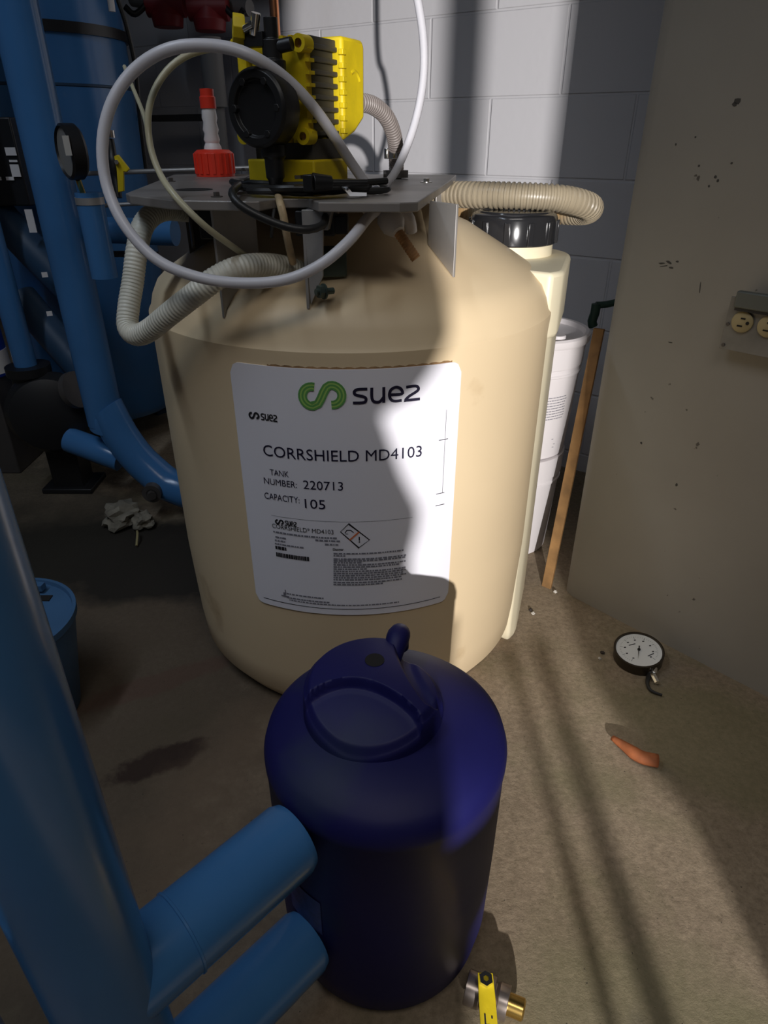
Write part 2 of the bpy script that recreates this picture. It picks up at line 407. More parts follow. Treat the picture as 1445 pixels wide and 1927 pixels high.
# the sign on the tank
def lab(x, y):
    p = tankhit(x, y); return (TR*math.atan2(p.x-TX, TY-p.y), p.z)
def oncyl(s, z, off): 
    a = s/TR; return Vector((TX+(TR+off)*sin(a), TY-(TR+off)*cos(a), z))
S0, S1, Z0, Z1 = -.1655, .1705, .2535, .668
def signshape(bm):
    r = .016; n = 56; cols = []
    for i in range(n+1):
        s = S0+(S1-S0)*i/n; e = min(s-S0, S1-s)
        k = 0 if e >= r else r-math.sqrt(max(0, r*r-(r-e)**2))
        cols.append((s, Z0+k, Z1-k))
    fr = [[bm.verts.new(oncyl(s, z, .0022)) for z in (a, b)] for s, a, b in cols]
    bk = [[bm.verts.new(oncyl(s, z, -.001)) for z in (a, b)] for s, a, b in cols]
    for i in range(n):
        bm.faces.new((fr[i][0], fr[i+1][0], fr[i+1][1], fr[i][1])); bm.faces.new((bk[i][0], bk[i][1], bk[i+1][1], bk[i+1][0]))
        for j in (0, 1): bm.faces.new((fr[i][j], bk[i][j], bk[i+1][j], fr[i+1][j]))
    for i in (0, n): bm.faces.new((fr[i][0], fr[i][1], bk[i][1], bk[i][0]))
sign = part('label', mk(signshape), LABELW, tank, 'large white printed sign with rounded corners')
OFF = .0030
def textpolys(body, size, bold=0):
    cu = bpy.data.curves.new('t', 'FONT'); cu.body = body; cu.size = size; cu.offset = bold; cu.resolution_u = 3
    ob = bpy.data.objects.new('t', cu); COL.objects.link(ob)
    bpy.context.view_layer.update()
    me = bpy.data.meshes.new_from_object(ob.evaluated_get(bpy.context.evaluated_depsgraph_get()))
    v = [(p.co.x, p.co.y) for p in me.vertices]; f = [list(p.vertices) for p in me.polygons]
    bpy.data.objects.remove(ob); bpy.data.meshes.remove(me); return v, f
def put_text(bm, body, s0, z0, width, height, slope=0, bold=0):
    """text from (s0,z0), its ink fitted to width and to the height of a capital"""
    v, f = textpolys(body, 1, bold); xs = [a for a, _ in v]; x0, x1 = min(xs), max(xs)
    kx = width/(x1-x0); kz = height/.69
    w = [bm.verts.new(oncyl(s0+(x-x0)*kx, z0+y*kz+slope*(x-x0)*kx, OFF)) for x, y in v]
    for q in f:
        try: bm.faces.new([w[i] for i in q])
        except ValueError: pass
def put_ribbon(bm, pts, w, closed=False, off=OFF):
    n = len(pts); L = []
    for i, p in enumerate(pts):
        a = Vector(pts[i-1] if (i or closed) else pts[0]); b = Vector(pts[(i+1) % n] if (i < n-1 or closed) else pts[-1])
        t = (b-a); t = t.normalized() if t.length > 0 else Vector((1, 0)); nn = Vector((-t.y, t.x))
        if 0 < i < n-1 or closed:
            t1 = (Vector(p)-a).normalized(); c = max(.5, abs(Vector((-t1.y, t1.x)).dot(nn))); nn = nn/c
        L.append((Vector(p)+nn*w/2, Vector(p)-nn*w/2))
    V = [[bm.verts.new(oncyl(q.x, q.y, off)) for q in pr] for pr in L]
    for i in range(n if closed else n-1):
        j = (i+1) % n; bm.faces.new((V[i][0], V[j][0], V[j][1], V[i][1]))
def put_rect(bm, s0, z0, s1, z1, off=OFF):
    k = max(1, int(abs(s1-s0)/.02)); 
    for i in range(k):
        a = s0+(s1-s0)*i/k; b = s0+(s1-s0)*(i+1)/k
        bm.faces.new([bm.verts.new(oncyl(*q, off)) for q in ((a, z0), (b, z0), (b, z1), (a, z1))])
def spline2(pts, n=8):
    q = smoothpath([(a, b, 0) for a, b in pts], 1e9) if False else None
    P = [Vector((a, b)) for a, b in pts]; Q = [P[0]*2-P[1]]+P+[P[-1]*2-P[-2]]; out = []
    for i in range(1, len(Q)-2):
        a, b, c, d = Q[i-1:i+3]
        for k in range(n):
            t = k/n; out.append(.5*((2*b)+(c-a)*t+(2*a-5*b+4*c-d)*t*t+(3*b-a-3*c+d)*t**3))
    return out+[P[-1]]
GL = {'s': [[(.92, .94), (.40, .94), (.16, .86), (.10, .72), (.20, .58), (.70, .44), (.83, .30), (.78, .12), (.55, .06), (.0, .06)]],
      'u': [[(.08, 1.02), (.08, .40), (.18, .14), (.42, .06), (.62, .12), (.82, .36)], [(.84, 1.02), (.84, 0)]],
      'e': [[(.08, .50), (.88, .50), (.84, .80), (.62, .95), (.40, .95), (.16, .80), (.08, .50), (.18, .18), (.45, .06), (.88, .08)]],
      'z': [[(.04, .92), (.62, .94), (.84, .82), (.80, .62), (.30, .34), (.10, .18), (.08, .06), (.98, .06)]]}
def put_word(bm, s0, z0, w, h):
    """the angular lower-case word of the emblem"""
    adv = 0; tot = 4.35
    for c in 'suez':
        for st in GL[c]:
            p = [(s0+(adv+x)*w/tot, z0+y*h) for x, y in (spline2(st, 4) if len(st) > 2 else [Vector(q) for q in st])]
            put_ribbon(bm, p, h*.185)
        adv += 1.12
def swirl_path(cx_, cz_, k):
    """the wave-like double loop: left loop open at the top, right loop open at the bottom"""
    P = []
    for i in range(15):                       # left loop, from its open end over the left to the bottom
        a = math.radians(75+ i*195/14); P.append((-.50+.50*cos(a)*1.0, -.04+.52*sin(a)))
    P += [(-.22, -.42), (-.05, -.12), (.08, .18), (.24, .46)]
    for i in range(15):
        a = math.radians(100 - i*195/14); P.append((.50+.50*cos(a), .06+.52*sin(a)))
    return [(cx_+x*k, cz_+z*k) for x, z in P]
def offs(path, d):
    out = []
    for i, p in enumerate(path):
        a = Vector(path[max(0, i-1)]); b = Vector(path[min(len(path)-1, i+1)]); t = (b-a).normalized(); out.append((p[0]-t.y*d, p[1]+t.x*d))
    return out
def put_swirl(bd, bl, cx_, cz_, k):
    p = swirl_path(cx_, cz_, k)
    put_ribbon(bl, p, .44*k, off=OFF)
    for d in (-.18, 0, .18): put_ribbon(bd, offs(p, d*k), .095*k, off=OFF+.0003)
# emblem
bd, bl, bi, bk, bg, bo = N(), N(), N(), N(), N(), N()
bp_, bt_, bc_, be1, be2, bt2, bpar, bfoot, bpic, btick, bsm = [N() for _ in range(11)]
a = lab(562, 742); b = lab(652, 744); cxs = (a[0]+b[0])/2; czs = lab(606, 744)[1]
put_swirl(bd, bl, cxs, czs, (b[0]-a[0])/2.45)
a = lab(664, 758); b = lab(789, 752); zb = lab(690, 758)[1]; zt = lab(690, 729)[1]
put_word(bi, a[0], zb, b[0]-a[0], (zt-zb))
# small dark emblem below it at the left
def small_logo(bk, x0, x1, yb, xm):
    a = lab(x0, yb); b = lab(x1, yb); c = lab(xm, yb); w = c[0]-a[0]
    p = swirl_path(a[0]+w*.5, a[1]+w*.30, w*.40); put_ribbon(bk, p, w*.16)
    put_word(bk, c[0]+w*.1, a[1]+w*.05, b[0]-c[0]-w*.1, w*.52)
small_logo(be1, 470, 523, 786, 491)
small_logo(be2, 519, 559, 984, 536)
# big lines of print
def line(bm, body, xa, xb, y, hpx, bold=0):
    a = lab(xa, y); b = lab(xb, y); h = lab((xa+xb)/2, y-hpx)[1]-lab((xa+xb)/2, y)[1]
    put_text(bm, body, a[0], (lab((xa+xb)/2, y)[1]), b[0]-a[0], h, 0, bold)
def lineL(bm, body, xa, xb, y, hpx, bold=0):     # y measured at the left end
    a = lab(xa, y); h = lab(xa, y-hpx)[1]-a[1]; z = a[1]
    # find s of xb at the same height
    lo, hi = 0, 3000
    for _ in range(40):
        m_ = (lo+hi)/2
        if lab(xb, m_)[1] > z: lo = m_
        else: hi = m_
    put_text(bm, body, a[0], z, lab(xb, lo)[0]-a[0], h, 0, bold)
lineL(bp_, 'CORRSHIELD MD4103', 498, 792, 855, 20)
lineL(bt_, 'TANK', 510, 545, 892, 11)
lineL(bt_, 'NUMBER:', 499, 560, 908, 11.5); lineL(bt_, '220713', 572, 646, 918, 16)
lineL(bc_, 'CAPACITY:', 500, 565, 936, 11.5); lineL(bc_, '105', 575, 613, 954, 17)
# the smaller printed notice in the lower part
lineL(bt2, 'CORRSHIELD* MD4103', 514, 628, 991, 8)
def words(bm, xa, xb, y, hpx, seed, fill=.9):
    """a line of print too small to read"""
    rnd = random.Random(seed); a = lab(xa, y); b = lab(xb, y); h = lab(xa, y-hpx)[1]-a[1]; s = a[0]
    while s < b[0]-.002:
        w = rnd.uniform(.002, .007); e = min(s+w, b[0]); put_rect(bm, s, a[1], e, a[1]+h); s = e+rnd.uniform(.0009, .0016)
words(bg, 516, 637, 1000, 3, 1); words(bg, 520, 541, 1010, 3, 2); words(bg, 519, 538, 1016, 3, 3); words(bg, 519, 574, 1022, 2.6, 4)
words(bg, 594, 640, 1016, 3, 5); words(bg, 612, 640, 1024, 3, 6)
bhd = N(); lineL(bhd, 'Danger', 627, 647, 1034, 4.5, .02)
words(bk, 520, 540, 1031, 6, 7); 
a = lab(521, 1039); b = lab(581, 1046); s = a[0]; rnd = random.Random(4)
while s < b[0]:
    w = rnd.uniform(.0016, .004); put_rect(bk, s, a[1]-.006, s+w, a[1]+.002); s += w+.0007
ys = [1041, 1045, 1051, 1054.5, 1058, 1062, 1066, 1070, 1074, 1078, 1082, 1086, 1090, 1095, 1099]
for i, y in enumerate(ys):
    words(bpar, 628, (759, 650, 763, 763, 682, 762, 752, 690, 762, 762, 760, 763, 757, 756, 720)[i], y, 2.6, 20+i)
words(bfoot, 541, 612, 1116, 2.4, 41); words(bfoot, 541, 620, 1123, 2.4, 42); words(bfoot, 546, 750, 1128, 2.2, 43)
# dark smudged mark at the foot of the notice
a = lab(535, 1118); 
for dx, dz, w, h in ((0, 0, .004, .006), (.003, .002, .002, .010), (-.004, -.003, .010, .003), (.004, -.003, .006, .003)): put_rect(bsm, a[0]+dx, a[1]+dz, a[0]+dx+w, a[1]+dz+h)
# thin rules: at the foot, and the ticks on the right edge
def rule(bm, pts, w): put_ribbon(bm, pts, w)
brl = N(); zf = lab(667, 1145)[1]; put_rect(brl, S0+.016, zf, S1-.016, zf+.0011)
for x0, x1, y in ((824, 841, 828), (819, 834, 929), (818, 834, 951)):
    a = lab(x0, y); b = lab(x1, y-2); put_rect(btick, a[0], a[1], b[0], a[1]+.0009)
a = lab(838, 770); b = lab(834, 925); put_rect(btick, a[0], b[1], a[0]+.0005, a[1])
a = lab(512, 968); b = lab(775, 966); put_rect(btick, a[0], a[1], b[0], a[1]+.0004)
# hazard diamonds
d0 = lab(641, 1006); d1 = lab(667, 1007)
def diamond(cx_, cz_, h, w):
    put_ribbon(bpic, [(cx_-h, cz_), (cx_, cz_+h), (cx_+h, cz_), (cx_, cz_-h)], w, closed=True)
dl = lab(641, 999); dt = lab(656, 984); dr_ = lab(695, 1014); db = lab(675, 1029)
A_, B_, C_, D_ = [Vector(q) for q in (dl, dt, dr_, db)]
put_ribbon(bpic, [tuple(q) for q in (A_, B_, C_, D_)], .0014, closed=True)
m1 = (B_+C_)/2; m2 = (A_+D_)/2; put_ribbon(bo, [tuple(m1), tuple(m2)], .0024)
c1 = (A_+B_+m1+m2)/4; c2 = (C_+D_+m1+m2)/4
put_rect(bpic, c2.x-.0009, c2.y-.001, c2.x+.0009, c2.y+.006); put_rect(bpic, c2.x-.001, c2.y-.0045, c2.x+.001, c2.y-.0025)
put_ribbon(bpic, [(c1.x-.007, c1.y-.002), (c1.x-.004, c1.y+.003), (c1.x+.002, c1.y+.003), (c1.x+.006, c1.y-.001)], .0013); put_rect(bpic, c1.x-.006, c1.y-.004, c1.x-.002, c1.y-.003)
for nm, bmx, mt, lb_ in (('lime_emblem_lines', bl, LGREEN, 'lime green lines of the emblem'), ('emblem', bd, DGREEN, 'green striped double loop emblem'), ('wordmark', bi, INK, 'bold dark word beside the green emblem'), ('product_name', bp_, INK, 'large line of dark lettering'), ('tank_number', bt_, INK, None), ('capacity', bc_, INK, None), ('small_emblem', be1, INK2, 'small dark emblem at the left'), ('small_emblem', be2, INK2, 'tiny dark emblem on the printed notice'), ('hazard_pictogram', bpic, INK2, 'two joined hazard diamonds'), ('foot_rule', brl, INK2, None), ('edge_ticks', btick, INK2, 'thin ticks at the right edge'), ('smudge', bsm, GREYINK, None), ('notice_heading', bhd, INK2, None), ('notice_title', bt2, INK2, None), ('notice_paragraph', bpar, GREYINK, 'block of very small print'), ('foot_note', bfoot, GREYINK, None), ('fine_print', bk, INK2, 'small dark print and pictograms'), ('small_text', bg, GREYINK, 'lines of very small grey print'), ('pictogram_bar', bo, ORANGEINK, 'reddish bar between the hazard diamonds')):
    part(nm, bmx, mt, sign, lb_, smooth=False)
# rust-brown dirt along the sign's upper edge
def grime(bm):
    n = 40; rnd = random.Random(3); top = []; bot = []
    for i in range(n+1):
        s = S0+.06+(S1-S0-.075)*i/n; top.append(bm.verts.new(oncyl(s, Z1+.0035+rnd.uniform(0, .004), .0006))); bot.append(bm.verts.new(oncyl(s, Z1-.002, .0006)))
    for i in range(n): bm.faces.new((bot[i], bot[i+1], top[i+1], top[i]))
part('dirt_streak', mk(grime), mat('brown_dirt', (.30, .17, .07), .8, var=.4, vscale=50), tank)
# little spigot stub on the dome, behind the front leg
e = at(622, 490, .98)

# ------------------------------------------------------------------ pump shelf with its legs
ZP = .873
shelf = thing('pump_shelf', 'grey steel shelf on bent legs standing on top of the cream tank', 'shelf', (TX, TY, ZP))
PL = [(-.352, 1.00), (-.335, .965), (-.262, .893), (-.245, .886), (-.165, .873), (-.150, .878), (-.132, .915), (-.095, .915), (-.078, .865), (.018, .858), (.040, .868), (.066, 1.02), (.108, 1.26), (.145, 1.50), (.12, 1.52), (-.40, 1.52), (-.425, 1.50)]
part('plate', mk(lambda b: prism(b, PL, ZP-.011, ZP)), mat('brushed_grey_plate', (.30, .275, .255), .42, .35, var=.18, vscale=12), shelf, bevel=.0015, smooth=False)
def gusset(az, r0, r1, th=.004, lift=.002, flange=0):
    d = Vector((sin(az), -cos(az), 0)); t = Vector((cos(az), sin(az), 0)); C = Vector((TX, TY, 0)); zt = ZP-.0115
    bm = N()
    q = [C+d*r0+Vector((0, 0, zt)), C+d*r1+Vector((0, 0, zt)), C+d*r1+Vector((0, 0, dome_z(r1)+lift)), C+d*r0+Vector((0, 0, dome_z(r0)+lift))]
    slab(bm, [p-t*th/2 for p in q], t*th)
    return bm, C, d, t
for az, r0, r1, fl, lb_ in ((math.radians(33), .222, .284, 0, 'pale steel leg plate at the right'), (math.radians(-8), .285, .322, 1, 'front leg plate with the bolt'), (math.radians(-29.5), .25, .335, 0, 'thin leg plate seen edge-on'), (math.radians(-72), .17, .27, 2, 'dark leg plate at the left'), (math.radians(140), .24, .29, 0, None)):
    bm, C, d, t = gusset(az, r0, r1)
    if fl == 1:
        q = [(0, ZP-.0115), (.026, ZP-.0115), (.022, dome_z(.30)+.028), (.004, dome_z(.318)+.004)]
        slab(bm, [C+d*.318+t*x+Vector((0, 0, z)) for x, z in q], d*.004)
        slab(bm, [C+d*(.318-.055)+t*x+Vector((0, 0, z)) for x, z in ((-.002, ZP-.0115), (.036, ZP-.0115), (.030, ZP-.035), (0, ZP-.035))], d*.055)
    if fl == 2:
        slab(bm, [C+d*.262+t*x+Vector((0, 0, z)) for x, z in ((-.02, ZP-.0115), (.045, ZP-.0115), (.045, dome_z(.27)+.02), (-.02, dome_z(.27)+.004))], d*.004)
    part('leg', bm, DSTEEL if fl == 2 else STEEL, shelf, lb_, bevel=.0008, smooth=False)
def boltshape(b):
    p = at(594, 550, .885); q = at(627, 547, .90)
    cyl(b, p, q, .0042, n=12); ax = (q-p).normalized()
    cyl(b, p+ax*.004, p+ax*.0105, .0085, n=6); cyl(b, p+ax*.011, p+ax*.013, .010, n=20)
part('bolt', mk(boltshape), VERDI, shelf, 'green stained bolt through the front leg')
part('clamp_block', mk(lambda b: box(b, at(622, 492, .962), (.040, .05, .034), .15)), VERDI, shelf, 'green-grey block behind the front leg', bevel=.003)
def screw(x, y, r=.0055):
    p = onz(x, y, ZP); return mk(lambda b: (cyl(b, p, p+Vector((0, 0, .006)), r, n=6), cyl(b, p, p+Vector((0, 0, .0012)), r*1.9, n=20)))
part('screw', screw(802, 343), CHROME, shelf)
for x, y in ((458, 322), (322, 342), (408, 371)): part('screw', screw(x, y, .004), DSTEEL, shelf)
p = onz(366, 357, ZP); part('hole', mk(lambda b: cyl(b, p, p+Vector((0, 0, .0006)), .026, n=32)), mat('dark_hole', (.008, .007, .007), .9), shelf)

# small black box hung below the shelf
p = at(402, 418, .98)
bx = thing('junction_box', 'small black box with a yellow button below the steel shelf', 'box', p)
part('box', mk(lambda b: (box(b, p, (.034, .03, .04)), box(b, p+Vector((0, 0, .0255)), (.016, .016, .012)))), BLACK, bx, bevel=.002)
q = at(410, 404, .962); part('button', mk(lambda b: cyl(b, q+Vector((0, .004, 0)), q, .004, n=16)), mat('yellow_button', (.8, .7, .25), .5), bx)
p = at(595, 418, .93)
one('cable_gland', BLACK, 'dark clamp hung under the shelf edge beside the front leg', 'clamp', lambda b: (box(b, p, (.05, .035, .030)), box(b, p+Vector((.032, 0, -.002)), (.018, .03, .022))), bevel=.002)

# ------------------------------------------------------------------ metering pump
PLOC = (-.114, 1.0, ZP)
pump = thing('metering_pump', 'yellow metering pump with a round black head standing on the steel shelf', 'pump', PLOC, math.radians(-27)); pump.scale = (.89, .89, .89)
lp = dict(local=True)
part('base', mk(lambda b: prism(b, [(-.060, -.046), (.056, -.046), (.056, .05), (-.060, .05)], .001, .047)), YELLOW, pump, bevel=.003, **lp)
part('neck', mk(lambda b: box(b, (0, .005, .060), (.098, .085, .026))), FIN, pump, **lp)
def faceplate(b):
    x0, x1, z0, z1 = -.060, .050, .074, .186; q = [(x0, z0)]
    n = 8
    for k in range(n):                                         # toothed bottom and right edges, then top
        a = x0+(x1-x0)*(k+.2)/n; c = x0+(x1-x0)*(k+.6)/n; q += [(a, z0), (a, z0-.006), (c, z0-.006), (c, z0)]
    q.append((x1, z0))
    for k in range(n):
        a = z0+(z1-z0)*(k+.3)/n; c = z0+(z1-z0)*(k+.6)/n; q += [(x1, a), (x1+.006, a), (x1+.006, c), (x1, c)]
    q.append((x1, z1))
    for k in range(n-1, -1, -1):
        a = x0+(x1-x0)*(k+.6)/n; c = x0+(x1-x0)*(k+.2)/n; q += [(a, z1), (a, z1+.006), (c, z1+.006), (c, z1)]
    q.append((x0, z1))
    slab(b, [(x, -.048, z) for x, z in q], (0, .014, 0))
    for x, z in ((.046, .182), (.046, .076), (-.056, .182), (-.056, .076)):
        lathe(b, [(.0055, 0), (.0105, 0), (.0105, .022), (.0055, .022)], (x, -.034, z), (0, -1, 0), 20)
fp = part('face_plate', mk(faceplate), YELLOW, pump, 'yellow toothed face plate', angle=30, **lp)
for x, z in ((.046, .182), (.046, .076), (-.056, .182), (-.056, .076)):
    part('screw', mk(lambda b: cyl(b, (x, -.034, z), (x, -.049, z), .0052, n=12)), RUST, fp, **lp)
def fins(b):
    box(b, (-.004, .002, .130), (.096, .072, .104))
    for k in range(8): 
        z = .080+.0145*k; box(b, (-.003, .002, z), (.109, .068, .0065))
    box(b, (-.004, .004, .186), (.106, .074, .014))
part('finned_housing', mk(fins), FIN, pump, 'dark grey finned housing', bevel=.0018, **lp)
def rear(b):
    slab(b, [(-.062, y, z) for y, z in ((.034, .070), (.070, .082), (.098, .100), (.100, .19), (.094, .198), (.034, .198))], (.122, 0, 0))
part('rear_housing', mk(rear), YELLOW, pump, bevel=.007, **lp)
part('emboss', mk(lambda b: lathe(b, [(.013, 0), (.016, .0016), (.019, 0)], (.060, .068, .142), (1, 0, 0), 24, .3, 2.2)), YELLOW, pump, **lp)
def rails(b):
    for k in range(7): box(b, (.060, .034, .083+.016*k), (.008, .010, .007))
part('rail_teeth', mk(rails), YELLOW, pump, bevel=.001, **lp)
HX, HZ = .010, .108
def head(b):
    lathe(b, [(0, 0), (.028, 0), (.028, .026), (.044, .026), (.0465, .030), (.0465, .062), (.043, .066), (.034, .066), (.032, .060), (.0, .058)], (HX, -.046, HZ), (0, -1, 0), 48)
    for k in range(6):
        a = k*pi/3; cyl(b, (HX+.034*cos(a), -.103, HZ+.034*sin(a)), (HX+.034*cos(a), -.113, HZ+.034*sin(a)), .005, n=6)
part('pump_head', mk(head), BLACK, pump, 'round black pump head', bevel=.0008, **lp)
part('suction_valve', mk(lambda b: lathe(b, [(0, .010), (.009, .010), (.010, .026), (.013, .030), (.0135, .052), (.017, .056), (.017, .070), (0, .070)], (HX+.006, -.085, -.004), (0, 0, 1), 16)), BLACK, pump, bevel=.0006, **lp)
part('discharge_valve', mk(lambda b: (lathe(b, [(0, 0), (.017, 0), (.017, .012), (.013, .014), (.013, .034), (.009, .036), (.009, .058), (0, .058)], (HX+.008, -.075, .150), (0, 0, 1), 16), box(b, (HX-.012, -.08, .185), (.03, .016, .016)), cyl(b, (HX+.01, -.075, .176), (HX+.036, -.07, .180), .008, n=12))), BLACK, pump, bevel=.0006, **lp)
part('bleed_fitting', mk(lambda b: (cyl(b, (HX-.012, -.085, .19), (HX-.004, -.088, .212), .006, n=10), cyl(b, (HX-.022, -.09, .196), (HX-.008, -.09, .20), .005, n=10))), CHROME, pump, **lp)
part('bleed_knob', mk(lambda b: (lathe(b, [(.0085, 0), (.0155, 0), (.0165, .004), (.0165, .015), (.0085, .015), (.0085, 0)], (HX-.030, -.08, .197), (-.75, -.65, .1), 8), box(b, (HX-.038, -.074, .168), (.014, .014, .035)))), YELLOW, pump, 'yellow ring-shaped bleed knob', bevel=.0008, **lp)

# ------------------------------------------------------------------ tubes, hoses and cables
one('clear_tubing', MILKY, 'wide loop of milky tubing hanging in front of the yellow pump', 'tube',
    lambda b: tube(b, [onz(697, 364, ZP)+Vector((0, 0, .004)), at(660, 305, .99), at(600, 215, .94), at(540, 150, .92), at(470, 104, .90), at(400, 86, .90), at(320, 92, .90), at(255, 130, .90), at(212, 190, .89), at(193, 265, .88), at(200, 345, .87), at(232, 420, .855), at(290, 485, .845), at(360, 518, .84), at(440, 532, .84), at(530, 528, .84), at(600, 500, .845), at(655, 455, .86), at(692, 410, .90), at(712, 394, .96)], .0066, n=14))
one('clear_tubing', MILKY, 'milky tubing rising from the shelf past the top of the photo, before the white wall', 'tube',
    lambda b: tube(b, [onz(706, 366, ZP)+Vector((0, 0, .005)), at(722, 352, 1.09), at(748, 316, 1.14), at(778, 240, 1.18), at(795, 160, 1.2), at(797, 80, 1.21), at(786, 0, 1.22), at(770, -70, 1.23), Vector((.03, 1.26, 1.35)), Vector((.0, 1.5, 1.9)), Vector((.0, 1.6, 2.3))], .0062, n=14))
one('thin_tubing', OLIVE, 'thin yellowed tube curling inside the milky loop down to the tank', 'tube',
    lambda b: tube(b, [at(440, 92, 1.02), at(395, 92, .97), at(345, 108, .95), at(305, 145, .94), at(281, 200, .93), at(281, 265, .92), at(300, 325, .895), at(332, 372, .862), at(385, 425, .86), at(440, 466, .90), at(470, 486, .96)], .0040, n=10))
one('thin_wire', OLIVE, 'thin straight greenish wire crossing the edge of the tall blue tank', 'wire',
    lambda b: tube(b, [at(234, 125, 1.25), at(250, 165, 1.2), at(270, 215, 1.1), at(281, 262, .931)], .0030, n=8))
one('suction_hose', RIBW, 'thick whitish hose bent sharply at the left shoulder of the tank', 'hose',
    lambda b: tube(b, [at(350, 398, 1.12), at(305, 396, 1.07), at(272, 420, 1.03), at(258, 470, 1.0), at(250, 530, .98), at(242, 580, .96), at(241, 615, .945), at(256, 630, .93), at(280, 622, .915), at(320, 590, .895), at(365, 555, .885), at(410, 522, .885), at(455, 503, .90), at(505, 499, .93), at(545, 506, .955), at(585, 522, .975)], .0150, n=14, pitch=.0052, depth=.025))
pc = thing('pump_conduit', 'grey corrugated conduit arching from the yellow pump to the shelf', 'conduit', tuple(at(747, 335, 1.36)))
cpath = [at(640, 195, 1.19), at(672, 193, 1.21), at(700, 198, 1.24), at(725, 218, 1.27), at(740, 250, 1.3), at(745, 285, 1.33), at(746, 330, 1.36)]
part('conduit', mk(lambda b: tube(b, cpath, .0128, n=16, pitch=.0055, depth=.05)), RIBG, pc)
p = at(745, 289, 1.333); q = at(746, 328, 1.358)
part('coupling', mk(lambda b: (cyl(b, p-Vector((0, 0, .008)), p+Vector((0, 0, .008)), .0165, n=20), cyl(b, p+Vector((-.016, -.004, -.008)), p+Vector((-.016, -.004, .008)), .005, n=8))), CHROME, pc, 'bright metal coupling', bevel=.001)
part('ring_nut', mk(lambda b: (lathe(b, [(.0145, -.006), (.0215, -.006), (.0215, .006), (.0145, .006)], (q.x, q.y, ZP+.008), n=12), cyl(b, (q.x-.024, q.y-.005, ZP+.008), (q.x-.018, q.y-.005, ZP+.008), .006, n=8))), DSTEEL, pc)
one('ribbed_hose', RIBT, 'tan ribbed hose looping over the black fill cap', 'hose',
    lambda b: tube(b, [at(800, 368, 1.46), at(840, 366, 1.43), at(900, 367, 1.38), at(980, 369, 1.345), at(1055, 374, 1.34), at(1099, 384, 1.36), at(1112, 393, 1.40), at(1096, 400, 1.45), at(1050, 399, 1.49), at(980, 395, 1.51), at(900, 395, 1.52), at(820, 398, 1.50)], .0225, n=18, pitch=.0095, depth=.05))
# black power cable coiled round the pump's foot
pcab = thing('power_cable', 'black power cable coiled on the shelf around the pump base', 'cable', (PLOC[0], PLOC[1], ZP))
def coil(b):
    P = []; rnd = random.Random(5)
    for k in range(58):
        a = -2.2 + k*2*pi/24; j = k/58
        rx = .088+.014*sin(k*.9)+.010*rnd.random(); ry = .072+.010*cos(k*.7)+.006*rnd.random()
        c, s = cos(math.radians(-12)), sin(math.radians(-12)); x = rx*cos(a); y = ry*sin(a)
        P.append((PLOC[0]+.010+x*c-y*s, PLOC[1]-.006+x*s+y*c, ZP+.005+.009*j+.003*rnd.random()))
    tube(b, P, .0042, n=8)
part('cord', mk(coil), RUBBER, pcab)
pl_ = at(618, 344, .90)
def plug(b):
    d = Vector((-.92, -.35, .02)).normalized()
    tube(b, [pl_+d*-.05, pl_+d*-.02, pl_], .0045, n=8); tube(b, [pl_+d*-.004, pl_+d*.008, pl_+d*.02], .0105, n=12, taper=lambda t: .75+.3*t)
    box(b, pl_+d*.022, (.012, .020, .018), -.35)
pg = part('plug', mk(plug), BLACK, pcab, 'black plug lying on the coil', bevel=.001)
d = Vector((-.92, -.35, .02)).normalized()
part('prong', mk(lambda b: box(b, pl_+d*.034+Vector((0, 0, -.003)), (.018, .006, .0016), .35)), CHROME, pg)
part('prong', mk(lambda b: box(b, pl_+d*.034+Vector((.002, .004, .006)), (.020, .0016, .004), .35)), CHROME, pg)
one('drooping_cable', RUBBER, 'black cable drooping over the front edge of the steel shelf', 'cable',
    lambda b: tube(b, [onz(470, 345, ZP)+Vector((0, 0, .006)), at(446, 352, .93), at(437, 366, .865), at(452, 386, .852), at(490, 408, .85), at(540, 427, .85), at(580, 432, .855), at(606, 424, .87), at(612, 408, .90), at(600, 398, .94)], .0048, n=10))
one('cable_end', RUBBER, 'short cut end of cable hanging behind the thin suction tube', 'cable', lambda b: tube(b, [at(516, 395, .90), at(513, 415, .89), at(511, 446, .895)], .0022, n=8))
one('metering_tube', mat('amber_tubing', (.62, .47, .28), .3, trans=.2, var=.3, vscale=60), 'short amber tube running from the black pump nozzle down to the dome', 'tube',
    lambda b: tube(b, [at(512, 332, 1.0), at(519, 350, .975), at(526, 378, .905), at(533, 405, .895), at(541, 450, .90), at(551, 494, .93)], .0050, n=10))
one('cable_tie', WHITEP, 'small pale strap lying over the coiled cable on the shelf', 'strap', lambda b: slab(b, [at(636, 341, .93), at(650, 350, .915), at(662, 365, .905), at(690, 366, .905), at(690, 369, .903), at(658, 369, .903), at(644, 352, .912), at(632, 343, .928)], (0, .002, .002)))
drip = thing('return_fitting', 'white pipe fitting with a rusty nozzle below the right end of the shelf', 'pipe fitting', tuple(at(745, 425, .94)))
a1, a2, a3 = at(722, 396, .965), at(746, 432, .945), at(783, 487, .94)
ax = (a2-a1).normalized()
part('elbow', mk(lambda b: (tube(b, [at(690, 385, 1.0), at(708, 390, .985), a1, a1.lerp(a2, .4)], .0125, n=14), lathe(b, [(0, 0), (.014, 0), (.0165, .003), (.0165, .018), (.013, .024), (.009, .030), (0, .030)], a1.lerp(a2, .25), ax, 20))), WHITEP, drip)
part('nozzle', mk(lambda b: tube(b, [a2-ax*.004, a2.lerp(a3, .5), a3], .0068, n=12, pitch=.004, depth=.05)), RUST, drip, 'rusty threaded nozzle')
